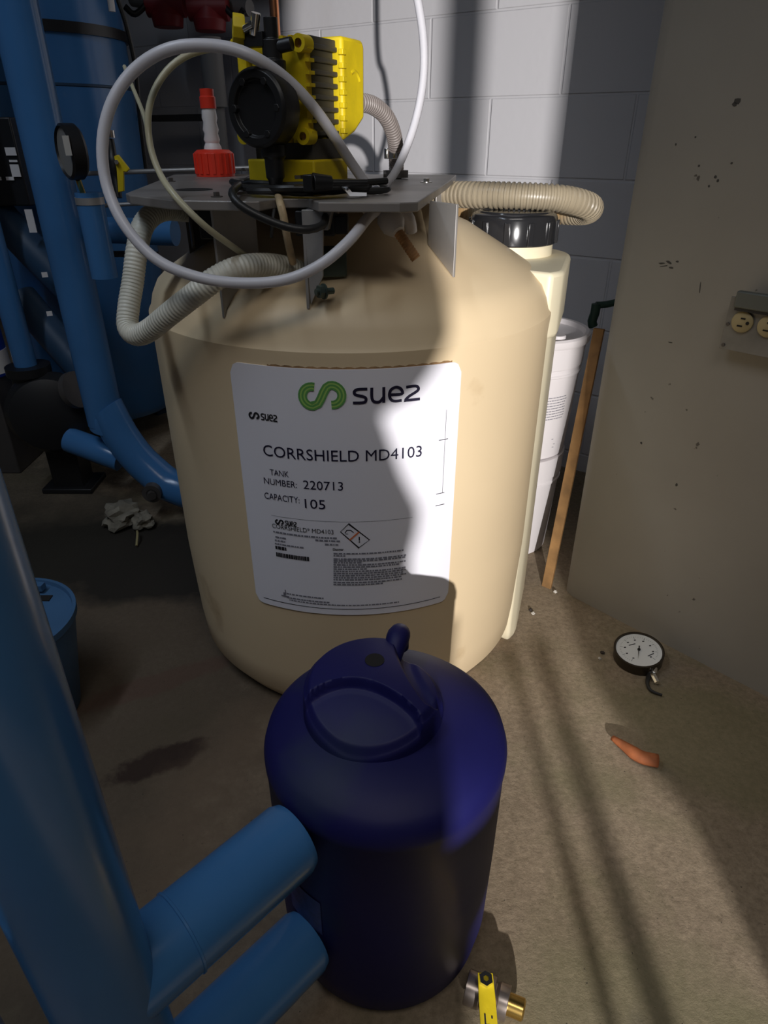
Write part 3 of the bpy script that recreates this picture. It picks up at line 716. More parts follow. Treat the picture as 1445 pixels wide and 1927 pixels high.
one('return_tube', WHITEP, 'pale curved tube behind the white fitting under the shelf', 'tube', lambda b: tube(b, [at(735, 392, 1.0), at(757, 396, .985), at(770, 412, .98), at(774, 436, .985)], .008, n=12))
# red and white spout standing at the back of the shelf
sp = onz(405, 322, ZP); sp = Vector((at(405, 320, 1.44).x, 1.44, ZP))
spout = thing('capped_spout', 'white spout with red cap and red screw ring at the back of the shelf', 'spout', tuple(sp))
def ringcap(b):
    lathe(b, [(0, 0), (.0365, 0), (.0365, .040), (.030, .045), (.016, .046), (0, .046)], sp, n=32)
    for k in range(18): a = 2*pi*k/18; box(b, sp+Vector((.0368*cos(a), .0368*sin(a), .022)), (.003, .006, .034), a)
part('screw_ring', mk(ringcap), RED, spout, 'red ribbed screw ring', bevel=.0006)
part('neck', mk(lambda b: lathe(b, [(.017, .044), (.016, .05), (.013, .056), (.015, .062), (.0125, .072), (.0148, .078), (.0122, .090), (.0142, .097), (.0125, .112), (0, .113)], sp, n=24)), WHITEP, spout, 'white stepped neck')
part('tip', mk(lambda b: lathe(b, [(.0145, .112), (.0145, .130), (.0125, .132), (.0125, .143), (0, .144)], sp, n=20)), RED, spout, 'red tip')

# ------------------------------------------------------------------ blue bottle in front
BC = Vector((.002, .52, 0)); BR = .132
bottle = thing('blue_vessel', 'dark blue plastic vessel with a grooved screw lid in the foreground', 'vessel', tuple(BC))
part('body', mk(lambda b: lathe(b, [(0, 0), (.095, 0), (.112, .008), (.124, .035), (.130, .08), (.1318, .20), (.1322, .350), (.1335, .352), (.1335, .362), (.130, .374), (.120, .384), (.095, .394), (.07, .400), (0, .402)], BC, n=96)), BOTTLE, bottle, angle=35)
LCX = Vector((-.011, .527, .398)); LR = .0745
def plan2(pts, z=.446):
    return [Vector((p.x-LCX.x, p.y-LCX.y)) for p in (onz(540+x/4.38, 1150+y/4.38, z) for x, y in pts)]
FA = spline2([tuple(v) for v in plan2([(60, 680), (150, 625), (330, 560), (550, 545), (800, 610), (1050, 750), (1150, 900), (1170, 1060)])], 5)
RA = spline2([tuple(v) for v in plan2([(930, 40), (880, 180), (885, 330), (970, 520), (1090, 680), (1180, 730), (1300, 700)])], 5)
def lid(b):
    n, mrad = 220, 60
    def inside(p, poly):
        c = False
        for i in range(len(poly)):
            a, d = poly[i-1], poly[i]
            if (a.y > p.y) != (d.y > p.y) and p.x < (d.x-a.x)*(p.y-a.y)/(d.y-a.y)+a.x: c = not c
        return c
    def dist(p, line):
        m_ = 9
        for a, d in zip(line, line[1:]):
            t = max(0, min(1, (p-a).dot(d-a)/max(1e-12, (d-a).length_squared))); m_ = min(m_, (p-a-(d-a)*t).length)
        return m_
    FP_ = FA+[Vector((.05, -.2)), Vector((-.2, -.2)), Vector((-.2, FA[0].y))]
    RP_ = RA+[Vector((.2, RA[-1].y)), Vector((.2, .2)), Vector((RA[0].x, .2))]
    def ss(x): x = max(0, min(1, x)); return x*x*(3-2*x)
    def hgt(x, y):
        p = Vector((x, y)); r = p.length
        h = .050-.012*(r/LR)**2
        if inside(p, FP_):
            d = dist(p, FA); h -= .013*ss(d/.004)+.22*d*ss(d/.01)
        elif inside(p, RP_):
            d = dist(p, RA); h -= .026*ss(d/.012)-.004*ss((d-.018)/.012)
        e = ss((r-LR*.90)/(LR*.10)); return h-.007*e
    rings = [[b.verts.new(LCX+Vector((0, 0, hgt(0, 0))))]]
    for j in range(1, mrad+1):
        r = LR*j/mrad
        rings.append([b.verts.new(LCX+Vector((r*cos(2*pi*i/n), r*sin(2*pi*i/n), hgt(r*cos(2*pi*i/n), r*sin(2*pi*i/n))))) for i in range(n)])
    for rr_, k in ((.0757, .62), (.0765, 0)):
        rings.append([b.verts.new(LCX+Vector((rr_*cos(2*pi*i/n), rr_*sin(2*pi*i/n), k*hgt(LR*cos(2*pi*i/n), LR*sin(2*pi*i/n))))) for i in range(n)])
    for A, B in zip(rings, rings[1:]):
        for i in range(n):
            if len(A) == 1: b.faces.new((A[0], B[i], B[(i+1) % n]))
            else: b.faces.new((A[i], B[i], B[(i+1) % n], A[(i+1) % n]))
lidp = part('lid', mk(lid), BOTTLE, bottle, 'blue screw lid with scooped finger grips', angle=60)
tb = onz(750, 1204, .432)
part('grip_tab', mk(lambda b: tube(b, [tb+Vector((-.008, -.024, -.012)), tb+Vector((-.004, -.010, .000)), tb+Vector((.000, .002, .0045)), tb+Vector((.002, .010, -.002)), tb+Vector((.003, .013, -.022))], .0135, n=16, taper=lambda t: .72+.28*sin(pi*min(1, t*1.1)))), BOTTLE, lidp)
hp = onz(540+722/4.38, 1150+405/4.38, .4475)
part('hole', mk(lambda b: cyl(b, hp-Vector((0, 0, .01)), hp+Vector((0, 0, .0006)), .0105, n=24)), mat('dark_hole', (.008, .007, .007), .9), lidp, 'round hole in the lid')
rp = Vector((-.10, .435, .2)); 
def sticker(b):
    pts = []
    for a, z in ((-2.50, .25), (-2.12, .25), (-2.12, .19), (-2.50, .19)): pts.append((a, z))
    n = 8
    for i in range(n):
        a0_ = -2.50+.38*i/n; a1_ = -2.50+.38*(i+1)/n
        b.faces.new([b.verts.new((BC.x+.1326*cos(a), BC.y+.1326*sin(a), z)) for a, z in ((a0_, .175), (a1_, .175), (a1_, .235), (a0_, .235))])
part('worn_sticker', mk(sticker), mat('faded_blue_print', (.035, .04, .15), .5, var=.4, vscale=90), bottle)

# ------------------------------------------------------------------ foreground blue pipe with two stubs
FP = Vector((-.224, .275, 0))
fpipe = thing('blue_pipe', 'blue painted standing pipe in the near left foreground with two side stubs', 'pipe', tuple(FP))
part('riser', mk(lambda b: cyl(b, FP, FP+Vector((0, 0, 2.4)), .0405, n=64)), BLUE, fpipe)
sd = Vector((.69, .72, 0)).normalized()
def stub(b, z, L, r):
    p = FP+Vector((0, 0, z))
    lathe(b, [(0, 0), (r, 0), (r, L-.012), (r-.003, L-.004), (r-.012, L), (0, L)], p, sd, 48)
def weld(b, z, r, L): lathe(b, [(r-.001, L-.002), (r+.0012, L-.001), (r+.0012, L+.001), (r-.001, L+.002)], FP+Vector((0, 0, z)), sd, 48)
s1 = part('stub', mk(lambda b: stub(b, .335, .200, .0375)), BLUE, fpipe)
part('weld_seam', mk(lambda b: weld(b, .335, .0375, .068)), BLUE, s1)
part('stub', mk(lambda b: stub(b, .145, .205, .0365)), BLUE, fpipe)
fp2 = Vector((-.365, .255, 0))
one('blue_pipe', BLUE, 'blue pipe in the extreme lower left corner behind the near riser', 'pipe', lambda b: cyl(b, fp2, fp2+Vector((0, 0, .38)), .045, n=40))

# ------------------------------------------------------------------ pipework at the left
AP = Vector((-.76, 1.70, 0))
ap = thing('blue_pipe', 'long upright blue pipe at the left, curving along the floor behind the tank', 'pipe', tuple(AP))
part('riser', mk(lambda b: tube(b, [AP+Vector((0, 0, 2.4)), AP+Vector((0, 0, .42)), AP+Vector((.012, -.003, .30)), AP+Vector((.05, -.012, .20)), AP+Vector((.11, -.027, .125)), AP+Vector((.20, -.05, .075)), AP+Vector((.45, -.11, .06))], .0475, n=40, step=.03)), BLUE, ap)
part('side_stub', mk(lambda b: tube(b, [AP+Vector((.02, 0, .15)), AP+Vector((-.04, .01, .17)), AP+Vector((-.13, .04, .19))], .036, n=24)), BLUE, ap)
p = at(285, 930, 1.60); part('drain_plug', mk(lambda b: (cyl(b, p+Vector((0, .05, 0)), p, .026, n=24), cyl(b, p, p-Vector((-.005, .012, 0)), .012, n=8))), DSTEEL, ap)
one('blue_pipe', BLUE, 'slim blue pipe at the left edge ending above the black pump', 'pipe', lambda b: lathe(b, [(0, .392), (.029, .392), (.029, 1.9), (0, 1.9)], (-.986, 1.79, 0), n=28))
cv = thing('blue_pressure_tank', 'tall blue cylindrical tank with a black band behind the upright pipe', 'tank', (-.99, 2.3, 0))
part('shell', mk(lambda b: lathe(b, [(0, .10), (.22, .10), (.244, .13), (.244, 1.40), (.22, 1.47), (.12, 1.52), (0, 1.53)], (-.99, 2.3, 0), n=80)), BLUE, cv)
part('band', mk(lambda b: lathe(b, [(.244, 1.175), (.250, 1.175), (.250, 1.20), (.244, 1.20)], (-.99, 2.3, 0), n=80)), BLACK, cv, 'black strap round the tank')
part('seam', mk(lambda b: lathe(b, [(.2442, 1.056), (.2462, 1.058), (.2462, 1.062), (.2442, 1.064)], (-.99, 2.3, 0), n=80)), NAVY, cv)
for k in range(3):
    a = -1.2+k*2*pi/3; part('leg', mk(lambda b: box(b, (-.99+.19*cos(a), 2.3+.19*sin(a), .055), (.05, .03, .11), a)), NAVY, cv)
one('black_cable', RUBBER, 'black cable running down the right edge of the tall blue tank', 'cable', lambda b: tube(b, [at(222, 0, 2.13), at(238, 50, 2.13), at(255, 130, 2.13), at(263, 220, 2.13), at(275, 320, 2.13)], .006, n=8))
one('tube_stub', WHITEP, 'short white tube end above the black band of the blue tank', 'tube', lambda b: tube(b, [at(207, -10, 2.0), at(211, 22, 2.0)], .008, n=10))
# gauge on its stub
gs = at(168, 372, 1.58)
dst = thing('gauge_well', 'short blue stub pipe with a grey collar beside the upright pipe', 'pipe', (gs.x, gs.y, .70))
part('pipe', mk(lambda b: cyl(b, (gs.x, gs.y, .66), (gs.x, gs.y, .835), .0285, n=28)), BLUE, dst)
part('collar', mk(lambda b: lathe(b, [(.0285, .812), (.0298, .812), (.0298, .826), (.0285, .826)], (gs.x, gs.y, 0), n=28)), STEEL, dst, 'worn grey collar')
gc = at(136, 286, 1.56); gx = Vector((-.76, -.65, 0)).normalized()
gg = thing('pressure_gauge', 'round black pressure gauge seen edge-on against the upright blue pipe', 'gauge', (gc.x, gc.y, gs.z))
part('case', mk(lambda b: lathe(b, [(0, -.016), (.046, -.016), (.052, -.010), (.052, .014), (.047, .018), (.045, .012), (0, .012)], gc, gx, 40)), BLACK, gg)
part('dial', mk(lambda b: lathe(b, [(0, .0125), (.0445, .0125), (.0445, .0135), (0, .0135)], gc, gx, 40)), mat('grey_dial', (.25, .24, .22), .4), gg, 'grey dial face')
part('label_strip', mk(lambda b: (box(b, gc+Vector((.012, -.046, .012)), (.012, .016, .035), .3))), mat('pale_strip', (.5, .48, .44), .4), gg)
part('stem', mk(lambda b: cyl(b, gc-Vector((0, 0, .050)), Vector((gs.x-.012, gs.y, .836)), .006, n=10)), BRASS, gg)
one('blue_pipe', BLUE, 'level blue pipe running behind the domed tank at shoulder height', 'pipe', lambda b: tube(b, [at(178, 432, 1.74), at(230, 434, 1.74), at(330, 438, 1.72)], .030, n=24))
one('conduit', STEEL, 'thin grey conduit crossing behind the red spout', 'conduit', lambda b: tube(b, [at(152, 327, 1.98), at(290, 322, 1.95), at(470, 316, 1.95)], .006, n=10))
one('conduit', STEEL, 'lower thin grey conduit crossing just under the shelf corner', 'conduit', lambda b: tube(b, [at(175, 388, 1.85), at(280, 382, 1.85), at(330, 380, 1.85)], .005, n=10))
one('conduit', DSTEEL, 'dim grey conduit running level behind the kinked whitish hose', 'conduit', lambda b: tube(b, [at(180, 478, 1.8), at(240, 478, 1.8), at(300, 480, 1.8)], .008, n=10))
bv = thing('ball_valve', 'small valve with a yellow lever in front of the tall blue tank', 'valve', tuple(at(215, 320, 1.72)))
part('body', mk(lambda b: tube(b, [at(206, 262, 1.74), at(211, 290, 1.735), at(217, 330, 1.73), at(222, 372, 1.72)], .011, n=12, taper=lambda t: 1.25 if .3 < t < .6 else .9)), BLACK, bv)
part('lever', mk(lambda b: slab(b, [at(214, 294, 1.70), at(222, 291, 1.70), at(243, 318, 1.70), at(238, 324, 1.70), at(232, 323, 1.70), at(233, 360, 1.70), at(222, 362, 1.70), at(219, 318, 1.70)], (0, .008, 0))), YELLOW, bv, bevel=.0015)
part('nut', mk(lambda b: cyl(b, at(219, 305, 1.69), at(219, 305, 1.715), .005, n=6)), CHROME, bv)
part('cap', mk(lambda b: cyl(b, at(207, 245, 1.735), at(209, 259, 1.735), .009, n=16)), CHROME, bv, 'bright end cap')
# control box at the far left with its white stickers
cb = thing('control_box', 'dark control box with white stickers at the left edge of the view', 'box', tuple(at(10, 340, 1.95)))
p = at(8, 305, 1.95); part('case', mk(lambda b: box(b, p, (.13, .10, .20))), BLACK, cb, bevel=.004)
for x, y, w, h in ((20, 285, .026, .018), (25, 303, .020, .005), (29, 321, .022, .028), (19, 336, .020, .008), (-2, 336, .012, .008)):
    q = at(x, y, 1.896); part('sticker', mk(lambda b: box(b, q, (w, .002, h))), WHITEP, cb)
q = at(58, 416, 1.86); one('white_patch', WHITEP, 'narrow white tag hanging left of the upright blue pipe', 'tag', lambda b: box(b, q, (.018, .004, .055), .2))
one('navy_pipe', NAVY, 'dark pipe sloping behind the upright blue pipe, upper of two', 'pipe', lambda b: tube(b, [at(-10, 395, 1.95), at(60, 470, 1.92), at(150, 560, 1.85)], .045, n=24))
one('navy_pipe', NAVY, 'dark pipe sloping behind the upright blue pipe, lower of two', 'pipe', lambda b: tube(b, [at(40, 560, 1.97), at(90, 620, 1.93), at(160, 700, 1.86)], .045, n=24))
for i, (x, y) in enumerate(((84, 517), (93, 590))):  # two small pale boxes, one speck on each dark pipe
    q = at(x, y, 1.80); one('white_patch', WHITEP, ('tiny pale speck on the upper dark sloping pipe', 'tiny pale speck on the lower dark sloping pipe')[i], 'tag', lambda b: box(b, q, (.014, .004, .012), .5, ))
q = at(-44, 650, 1.98)
crate = tag(finish('wooden_crate', mk(lambda b: box(b, (q.x-.02, q.y+.01, (q.z-.09)/2), (.16, .16, q.z-.09))), DSTEEL, bevel=.004), 'dark crate at the left edge under the blue canister', 'crate')
cbx = thing('blue_canister', 'bright blue canister with a white label cut off by the left edge', 'canister', (q.x, q.y, q.z-.088))
part('body', mk(lambda b: lathe(b, [(0, q.z-.088), (.072, q.z-.088), (.075, q.z-.08), (.075, q.z+.06), (.06, q.z+.075), (0, q.z+.075)], (q.x, q.y, 0), n=32)), mat('bright_blue_plastic', (.01, .06, .5), .4), cbx)
part('label', mk(lambda b: lathe(b, [(.0752, q.z-.078), (.0764, q.z-.078), (.0764, q.z-.012), (.0752, q.z-.012)], (q.x, q.y, 0), n=32)), WHITEP, cbx)
pv = Vector((-.945, 1.78, .26))
cp = thing('circulation_pump', 'round black circulation pump low at the left below the slim blue pipe', 'pump', (pv.x, pv.y, 0))
part('volute', mk(lambda b: lathe(b, [(0, -.05), (.07, -.05), (.10, -.03), (.115, 0), (.115, .02), (.10, .045), (.05, .06), (0, .06)], pv, (.35, -.93, .1), 40)), BLACK, cp)
part('inlet', mk(lambda b: (lathe(b, [(0, .30), (.05, .30), (.048, .365), (.058, .368), (.058, .3915), (0, .3915)], (-.982, 1.79, 0), n=24),)), BLACK, cp)
part('flange', mk(lambda b: lathe(b, [(0, 0), (.05, 0), (.05, .018), (0, .018)], at(138, 735, 1.75), (.9, -.3, .3), 24)), DSTEEL, cp)
part('bracket', mk(lambda b: (box(b, (pv.x-.01, pv.y+.05, .075), (.09, .08, .15)), box(b, (pv.x-.01, pv.y+.05, .008), (.15, .12, .016)))), BLACK, cp, bevel=.003)
part('motor', mk(lambda b: cyl(b, pv+Vector((-.02, .055, 0)), pv+Vector((-.06, .17, -.01)), .07, n=32)), DSTEEL, cp)
def lump(b, c, r, seed, sq=.5):
    rnd = random.Random(seed); bmesh.ops.create_icosphere(b, subdivisions=3, radius=1)
    from mathutils import noise as mn
    for v in b.verts:
        k = 1+.55*mn.noise(v.co*1.7+Vector((seed*3.1, 0, 0)))+.25*mn.noise(v.co*5+Vector((0, seed, 0)))
        v.co = Vector(c)+Vector((v.co.x*r[0]*k, v.co.y*r[1]*k, max(-.98*1, v.co.z*k)*r[2]))
for i, (x, y, r, lb_) in enumerate(((232, 985, (.055, .05, .03), 'crumpled grey scrap of insulation beneath the elbow of the blue pipe'), (272, 992, (.03, .03, .022), 'small crumpled scrap next to the drain plug of the blue pipe'), (135, 900, (.05, .04, .02), 'flat brown scrap on the floor between black pump and blue elbow'), (12, 735, (.06, .05, .05), 'pale crumpled scrap at the left edge beside the black pump'))):
    p = onz(x, y, 0); bm = N(); lump(bm, p+Vector((0, 0, r[2]*.95)), r, i+1); tag(finish('scrap', bm, FIBRE, angle=25), lb_, 'scrap')
q = onz(258, 1000, .02); one('twig', mat('dull_yellow', (.3, .26, .12), .7), 'short bent straw sticking out of the scrap under the pipe elbow', 'straw', lambda b: tube(b, [q, q+Vector((.008, -.02, .004)), q+Vector((.012, -.05, -.014))], .003, n=8))
# pail behind the foreground riser
PB_ = Vector((-.662, .905, 0))
bk_ = thing('blue_bucket', 'pale blue bucket with a lidded top behind the near blue riser', 'bucket', tuple(PB_))
part('shell', mk(lambda b: lathe(b, [(0, 0), (.083, 0), (.086, .005), (.118, .205), (.122, .205), (.122, .217), (.116, .217), (.114, .210), (0, .210)], PB_, n=56)), mat('faded_blue_plastic', (.05, .125, .25), .45, var=.12), bk_)
q = onz(70, 1126, .2105); part('slot', mk(lambda b: box(b, q, (.05, .016, .003))), mat('dark_hole', (.008, .007, .007), .9), bk_, 'dark slot in the lid')
q = onz(60, 1103, .222); part('clip', mk(lambda b: box(b, q, (.045, .014, .012), -.1)), mat('faded_blue_plastic', (.05, .125, .25), .45), bk_)

# ------------------------------------------------------------------ things on and before the back wall
p = at(523, 0, 2.2); q = at(522, 110, 2.2)
one('copper_pipe', COPPER, 'upright copper pipe before the white wall above the pump', 'pipe', lambda b: cyl(b, (q.x, 2.2, q.z-.1), (q.x, 2.2, 2.4), .0125, n=20))
one('grey_pipe', mat('dull_grey_pipe', (.16, .155, .15), .6), 'dim upright grey pipe rising behind the red spout', 'pipe', lambda b: (cyl(b, (at(397, 100, 2.45).x, 2.45, 1.02), (at(397, 100, 2.45).x, 2.45, 1.20), .034, n=20), cyl(b, (at(397, 100, 2.45).x, 2.45, .3), (at(397, 100, 2.45).x, 2.45, 1.03), .024, n=20)))
p = at(300, 212, 2.5); one('ledge', DSTEEL, 'dark horizontal ledge on the shaded wall between blue tank and red spout', 'ledge', lambda b: box(b, at(345, 222, 2.72), (.32, .05, .02), PSI))
def redvalve(name_label, x, y, Y, s, hw):
    p = at(x, y, Y); t = thing('red_valve', name_label, 'valve', tuple(p))
    part('body', mk(lambda b: (lathe(b, [(0, -.06), (.045, -.06), (.05, -.03), (.035, 0), (.03, .04), (.05, .05), (.05, .07), (0, .07)], p, (0, 0, 1), 20), cyl(b, p+Vector((-.06, 0, 0)), p+Vector((.06, 0, 0)), .035, n=20))), DRED, t, bevel=.002)
    part('lever', mk(lambda b: tube(b, [p+Vector((-.05*hw, -.02, .0)), p+Vector((-.09*hw, -.04, -.03)), p+Vector((-.115*hw, -.05, -.012))], .009, n=10)), BLACK, t)
redvalve('dark red valve at the top left beside the tall blue tank', 312, 8, 2.6, 1, 1)
redvalve('dark red valve high above the red spout', 392, 14, 2.5, 1, -1)
one('grey_pipe', mat('dull_grey_pipe', (.16, .155, .15), .6), 'dim level grey pipe joining the two dark red valves', 'pipe', lambda b: tube(b, [at(250, -2, 2.76), at(312, 6, 2.69), at(392, 12, 2.60), at(470, 15, 2.52)], .022, n=16))
wc = wallhit(545, 2)
one('wall_cabinet', mat('dark_cabinet', (.05, .048, .045), .6), 'dark cabinet on the wall at the top edge beside the copper pipe', 'cabinet', lambda b: box(b, wallhit(520, 0)+Vector((.558, .83, 0))*-.07+Vector((0, 0, .26)), (.30, .13, .40), PSI), bevel=.004)

# ------------------------------------------------------------------ right side: pails, stick, hook, outlet
def pail(x, y, z, lbl, top):
    t = thing('plastic_pail', lbl, 'pail', (x, y, z), group=None)
    part('shell', mk(lambda b: lathe(b, [(0, .0), (.104, 0), (.1065, .003), (.118, .20), (.1215, .202), (.1215, .206), (.119, .208), (.119, .218), (.1225, .220), (.124, .272), (0, .272)], (x, y, z), n=72)), PAIL, t, angle=25)
    return t
p1 = pail(.325, 1.535, 0, 'lower white pail of the stack behind the cream tank', False)
p2 = pail(.338, 1.530, .274, 'upper white pail with printed side, on top of the stack behind the tank', True)
X2, Y2, Z2 = .338, 1.530, .274
part('lid', mk(lambda b: lathe(b, [(.120, .268), (.130, .268), (.132, .272), (.132, .284), (.127, .288), (.120, .287), (.117, .276), (0, .274)], (X2, Y2, Z2), n=72)), PAIL, p2, angle=30)
part('spout_cap', mk(lambda b: cyl(b, (X2+.040, Y2-.085, Z2+.274), (X2+.040, Y2-.085, Z2+.292), .017, n=20)), PAIL, p2, bevel=.002)
def pail_print(b):
    rnd = random.Random(11)
    def pt(a, z): r = .1065+(.118-.1065)*((z-Z2)/.2)+.0008; return Vector((X2+r*sin(a), Y2-r*cos(a), z))
    for i in range(9):
        z = Z2+.155-.0065*i; a = .12
        while a < .70:
            w = rnd.uniform(.03, .09); e = min(.72, a+w); b.faces.new([b.verts.new(pt(*q)) for q in ((a, z), (e, z), (e, z+.0016), (a, z+.0016))]); a = e+.012
    for z, a0_, a1_ in ((Z2+.088, .10, .25), (Z2+.050, .08, .55), (Z2+.036, .10, .62), (Z2+.028, .1, .6)):
        b.faces.new([b.verts.new(pt(*q)) for q in ((a0_, z), (a1_, z), (a1_, z+.0015), (a0_, z+.0015))])
part('printed_text', mk(pail_print), GREYINK, p2, 'small grey print', smooth=False)
sb = onz(1027, 1106, 0)
st = at(1122, 640, 1.42)
def stickshape(b):
    d = (st-sb); e = sb+d*1.04; t = Vector((.75, -.60, 0)).normalized()*.0115; n_ = Vector((.6, .75, 0)).normalized()*.008
    slab(b, [sb-t, sb+t, e+t, e-t], n_)
one('wooden_stick', WOOD, 'weathered wooden stick leaning between white pails and concrete pier', 'stick', stickshape, smooth=False, bevel=.001)
one('valve_handle', DGREENP, 'dark green handle above the white pails beside the pier', 'handle', lambda b: (tube(b, [at(1175, 565, 1.62), at(1140, 573, 1.62), at(1121, 574, 1.62)], .008, n=10), tube(b, [at(1122, 572, 1.62), at(1119, 590, 1.62), at(1114, 604, 1.62), at(1116, 614, 1.62)], .011, n=10)))
ob = thing('outlet_box', 'metal outlet box with two round sockets on the concrete pier', 'outlet', tuple(pier_pt(.28, .685, .015)))
RZ = math.atan2(PD.y, PD.x); PM = Matrix(((PD.x, PB.x, 0), (PD.y, PB.y, 0), (0, 0, 1)))
part('box', mk(lambda b: box(b, pier_pt(.283, .677, .012), (.112, .024, .078), M=PM)), BOXGREY, ob, bevel=.003)
part('cover_plate', mk(lambda b: box(b, pier_pt(.283, .676, .025), (.118, .003, .084), M=PM)), BOXGREY, ob, bevel=.001)
part('flap', mk(lambda b: (box(b, pier_pt(.286, .7165, .032), (.104, .012, .026), M=PM))), mat('dark_flap_metal', (.12, .13, .12), .5, .3), ob, 'dark weather flap turned up', bevel=.003)
part('gasket', mk(lambda b: box(b, pier_pt(.288, .7015, .030), (.104, .010, .0045), M=PM)), BLACK, ob)
for s in (.251, .291):
    c = pier_pt(s, .682, .0268)
    so = part('socket', mk(lambda b: lathe(b, [(0, 0), (.0165, 0), (.0165, .004), (.0145, .0055), (0, .0055)], c+PB*.001, -PB, 28)), BEIGE, ob, 'beige round socket')
    f = c-PB*.0048
    part('slots', mk(lambda b: (box(b, f+PD*.001+Vector((0, 0, .006)), (.007, .0012, .0022), M=PM), box(b, f-PD*.002-Vector((0, 0, .006)), (.008, .0012, .0022), M=PM), cyl(b, f+PD*.009+PB*.001, f+PD*.009-PB*.0006, .0026, n=12))), mat('dark_hole', (.008, .007, .007), .9), so)
for s, z in ((.229, .675), (.230, .641), (.236, .718)):
    part('screw', mk(lambda b: cyl(b, pier_pt(s, z, .026), pier_pt(s, z, .028), .0028, n=12)), DSTEEL, ob)

# ------------------------------------------------------------------ small things on the floor
gq = onz(1202, 1228, .02); GA = Vector((-.10, -.10, 1)).normalized()
fg = thing('pressure_gauge', 'round pressure gauge with white dial lying on the floor by the pier', 'gauge', (gq.x, gq.y, 0))
g0 = Vector((gq.x, gq.y, .0045))
part('case', mk(lambda b: lathe(b, [(0, 0), (.044, 0), (.0480, .003), (.0480, .020), (.0490, .021), (.0490, .027), (.0455, .0275), (.0445, .024), (0, .024)], g0, GA, 56)), mat('dark_bronze_case', (.06, .048, .035), .35, .6), fg)
dial = part('dial', mk(lambda b: lathe(b, [(0, .0242), (.0443, .0242), (.0443, .0248), (0, .0248)], g0, GA, 56)), mat('white_dial', (.80, .82, .82), .35), fg, 'white dial face')
gX = Vector((1, 0, 0)); gX = (gX-GA*gX.dot(GA)).normalized(); gY = GA.cross(gX)
def dpt(x, y, o=.0252): return g0+gX*x+gY*y+GA*o
def marks(b):
    def seg(p, q, w):
        p = Vector(p); q = Vector(q); t = (q-p).normalized(); n_ = Vector((-t.y, t.x))*w/2
        b.faces.new([b.verts.new(dpt(*v)) for v in (p-n_, q-n_, q+n_, p+n_)])
    for k in range(41):
        a = math.radians(-50+280*k/40); r0 = .031 if k % 5 == 0 else .0345; seg((r0*cos(a), r0*sin(a)), (.037*cos(a), .037*sin(a)), .0007 if k % 5 == 0 else .0004)
    for k in range(9):
        a = math.radians(-50+280*k/8); seg((.027*cos(a)-.002, .027*sin(a)), (.027*cos(a)+.002, .027*sin(a)), .0026)
    seg((-.016, .014), (-.002, .017), .002); seg((.012, -.018), (.026, -.012), .002)
part('scale', mk(marks), INK2, dial, 'black scale marks', smooth=False)
def needle(b):
    t = Vector((-.35, -.92)).normalized(); n_ = Vector((-t.y, t.x))
    slab(b, [dpt(*v, .0265) for v in (t*.027, n_*.0013-t*.010, -n_*.0013-t*.010)], GA*.0006); cyl(b, dpt(0, 0, .0255), dpt(0, 0, .0278), .003, n=12)
part('needle', mk(needle), BLACK, dial)
sq_ = onz(1228, 1268, .012)
part('stem', mk(lambda b: (cyl(b, dpt(.018, -.040, .012), sq_, .008, n=12), cyl(b, sq_, sq_+Vector((.002, -.022, -.003)), .0055, n=6))), CHROME, fg, 'bright threaded stem')
one('rubber_scrap', RUBBER, 'small bent black rubber piece on the floor next to the gauge stem', 'rubber', lambda b: tube(b, [onz(1222, 1268, .008), onz(1218, 1286, .0065), onz(1225, 1300, .0055), onz(1246, 1308, .005)], .0048, n=8, taper=lambda t: 1-.5*t))
def leafshape(b):
    P = smoothpath([onz(1152, 1388, .010), onz(1175, 1404, .012), onz(1205, 1424, .013), onz(1238, 1432, .013)], .006); n = 8; rows = []
    for i, p in enumerate(P):
        t = (P[min(i+1, len(P)-1)]-P[max(0, i-1)]).normalized(); s = Vector((-t.y, t.x, 0)); w = .005+.007*min(1, i/len(P)*2)
        rows.append([b.verts.new(p+s*w*cos(a)+Vector((0, 0, w*sin(a)*.9))) for a in [-.55+ (pi+1.2)*k/n for k in range(n+1)]])
    for A, B in zip(rows, rows[1:]):
        for k in range(n): b.faces.new((A[k], A[k+1], B[k+1], B[k]))
lf = one('dry_leaf', LEAF, 'curled orange-brown dry leaf on the lit floor', 'leaf', leafshape)
sm = lf.modifiers.new('thickness', 'SOLIDIFY'); sm.thickness = .0007
for i, (x, y, r, lb_) in enumerate(((1003, 1156, .004, 'tiny pale pebble on the floor right of the tank foot'), (1044, 1115, .0045, 'tiny pale pebble at the corner of the pier'), (1128, 1240, .003, 'tiny pale pebble left of the floor gauge'), (998, 1149, .004, 'tiny dark crumb beside the pebble at the tank foot'), (1133, 1230, .004, 'tiny dark crumb beside the pebble left of the floor gauge'), (921, 1612, .003, 'tiny dark crumb at the right edge of the blue vessel'))):
    p = onz(x, y, 0); bm = N(); lump(bm, p+Vector((0, 0, r*.7)), (r, r, r*.7), 10+i); tag(finish('pebble', bm, mat('pale_stone', (.6, .56, .5), .7) if 'pale' in lb_ else mat('dark_crumb', (.04, .03, .025), .8)), lb_, 'pebble')
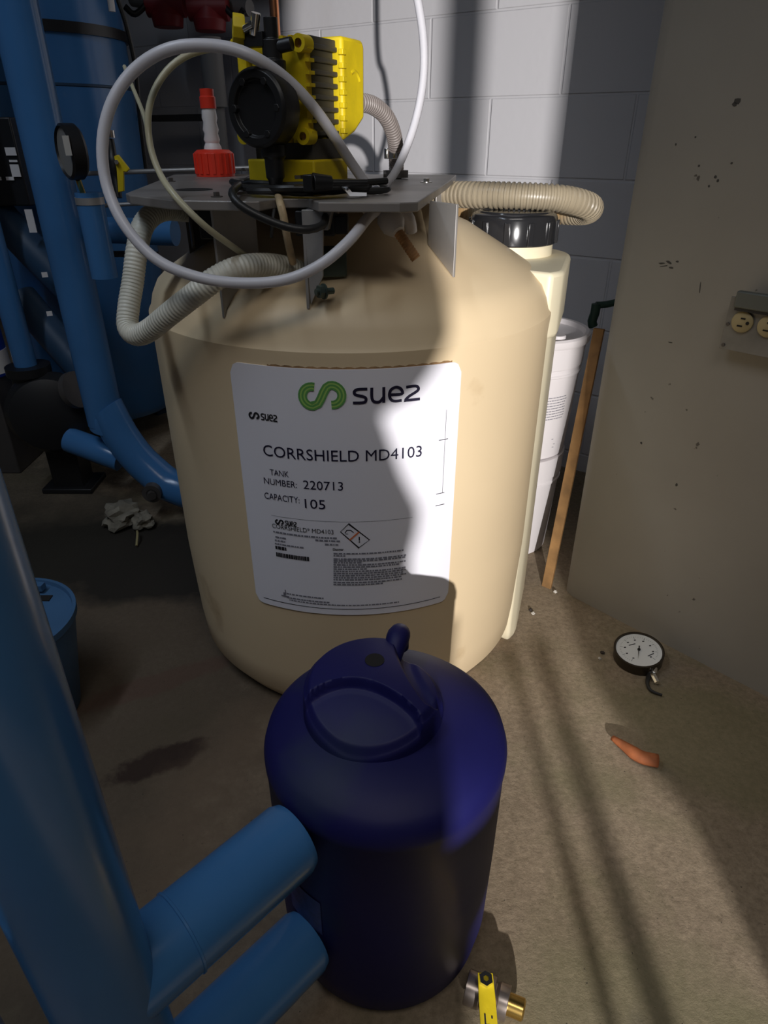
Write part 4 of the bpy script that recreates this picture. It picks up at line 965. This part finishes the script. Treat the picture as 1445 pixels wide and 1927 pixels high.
# ball valve on the floor at the bottom
v0 = onz(884, 1858, .024); v1 = onz(950, 1886, .024); vd = (v1-v0).normalized()
fv = thing('ball_valve', 'metal ball valve with yellow lever lying on the floor at the bottom edge', 'valve', (v0.x+.03, v0.y, 0))
L_ = (v1-v0).length
part('body', mk(lambda b: lathe(b, [(0, -.004), (.0195, -.004), (.0195, .014), (.0165, .017), (.0165, .024), (.0225, .030), (.0225, L_-.022), (.0165, L_-.016), (.0165, L_-.012), (.0195, L_-.008), (.0195, L_+.004), (0, L_+.004)], v0, vd, 16)), mat('dull_nickel', (.42, .36, .33), .3, .9), fv, bevel=.0006)
part('nipple', mk(lambda b: lathe(b, [(0, L_+.003), (.0125, L_+.003), (.0125, L_+.022), (.010, L_+.024), (0, L_+.024)], v0, vd, 20)), BRASS, fv, 'brass nipple')
hm = v0.lerp(v1, .45); hu = onz(921, 1832, .045)
part('stem', mk(lambda b: (cyl(b, hm, hm+Vector((-.002, .0, .030)), .008, n=12), lathe(b, [(.0035, -.003), (.0085, -.003), (.0085, .004), (.0035, .004)], hm+Vector((-.002, 0, .033)), n=6))), CHROME, fv)
hs = hm+Vector((-.002, 0, .030)); hd = Vector((-.04, -1, -.12)).normalized(); hx = Vector((1, -.04, 0)).normalized()
lev = part('lever', mk(lambda b: (slab(b, [hs-hx*.009-hd*.008, hs+hx*.009-hd*.008, hs+hx*.010+hd*.02, hs+hx*.010+hd*.11, hs-hx*.010+hd*.11, hs-hx*.010+hd*.02], Vector((0, 0, .0025))))), YELLOW, fv, 'yellow lever', bevel=.0008, smooth=False)
def lmarks(b):
    o = hs+hd*.034+Vector((0, 0, .0030))
    for (a, c) in (((-.004, 0), (-.004, .011)), ((-.004, .011), (.001, .011)), ((.004, .002), (.004, .0045)), ((-.005, .016), (.004, .022)), ((-.002, .026), (-.002, .034))):
        p = o+hx*a[0]+hd*a[1]; q = o+hx*c[0]+hd*c[1]; t = (q-p).normalized(); n_ = t.cross(Vector((0, 0, 1)))*.0009
        b.faces.new([b.verts.new(v) for v in (p-n_, q-n_, q+n_, p+n_)])
part('stamped_marks', mk(lmarks), INK2, lev, smooth=False)

# countable repeats carry one group phrase each
GROUPS = {'red_valve': 'dark red valves on the back wall', 'conduit': 'grey conduits behind the tank', 'navy_pipe': 'dark sloping pipes at the left', 'plastic_pail': 'stacked white pails', 'pebble': 'crumbs on the floor', 'scrap': 'crumpled scraps on the floor', 'white_patch': 'white tags among the pipes', 'grey_pipe': 'grey pipes on the back wall', 'blue_pipe': 'blue painted pipes', 'clear_tubing': 'milky tubing of the pump'}
for o in list(SC.objects):
    if o.parent is None and o.name.split('.')[0] in GROUPS and 'label' in o: o['group'] = GROUPS[o.name.split('.')[0]]
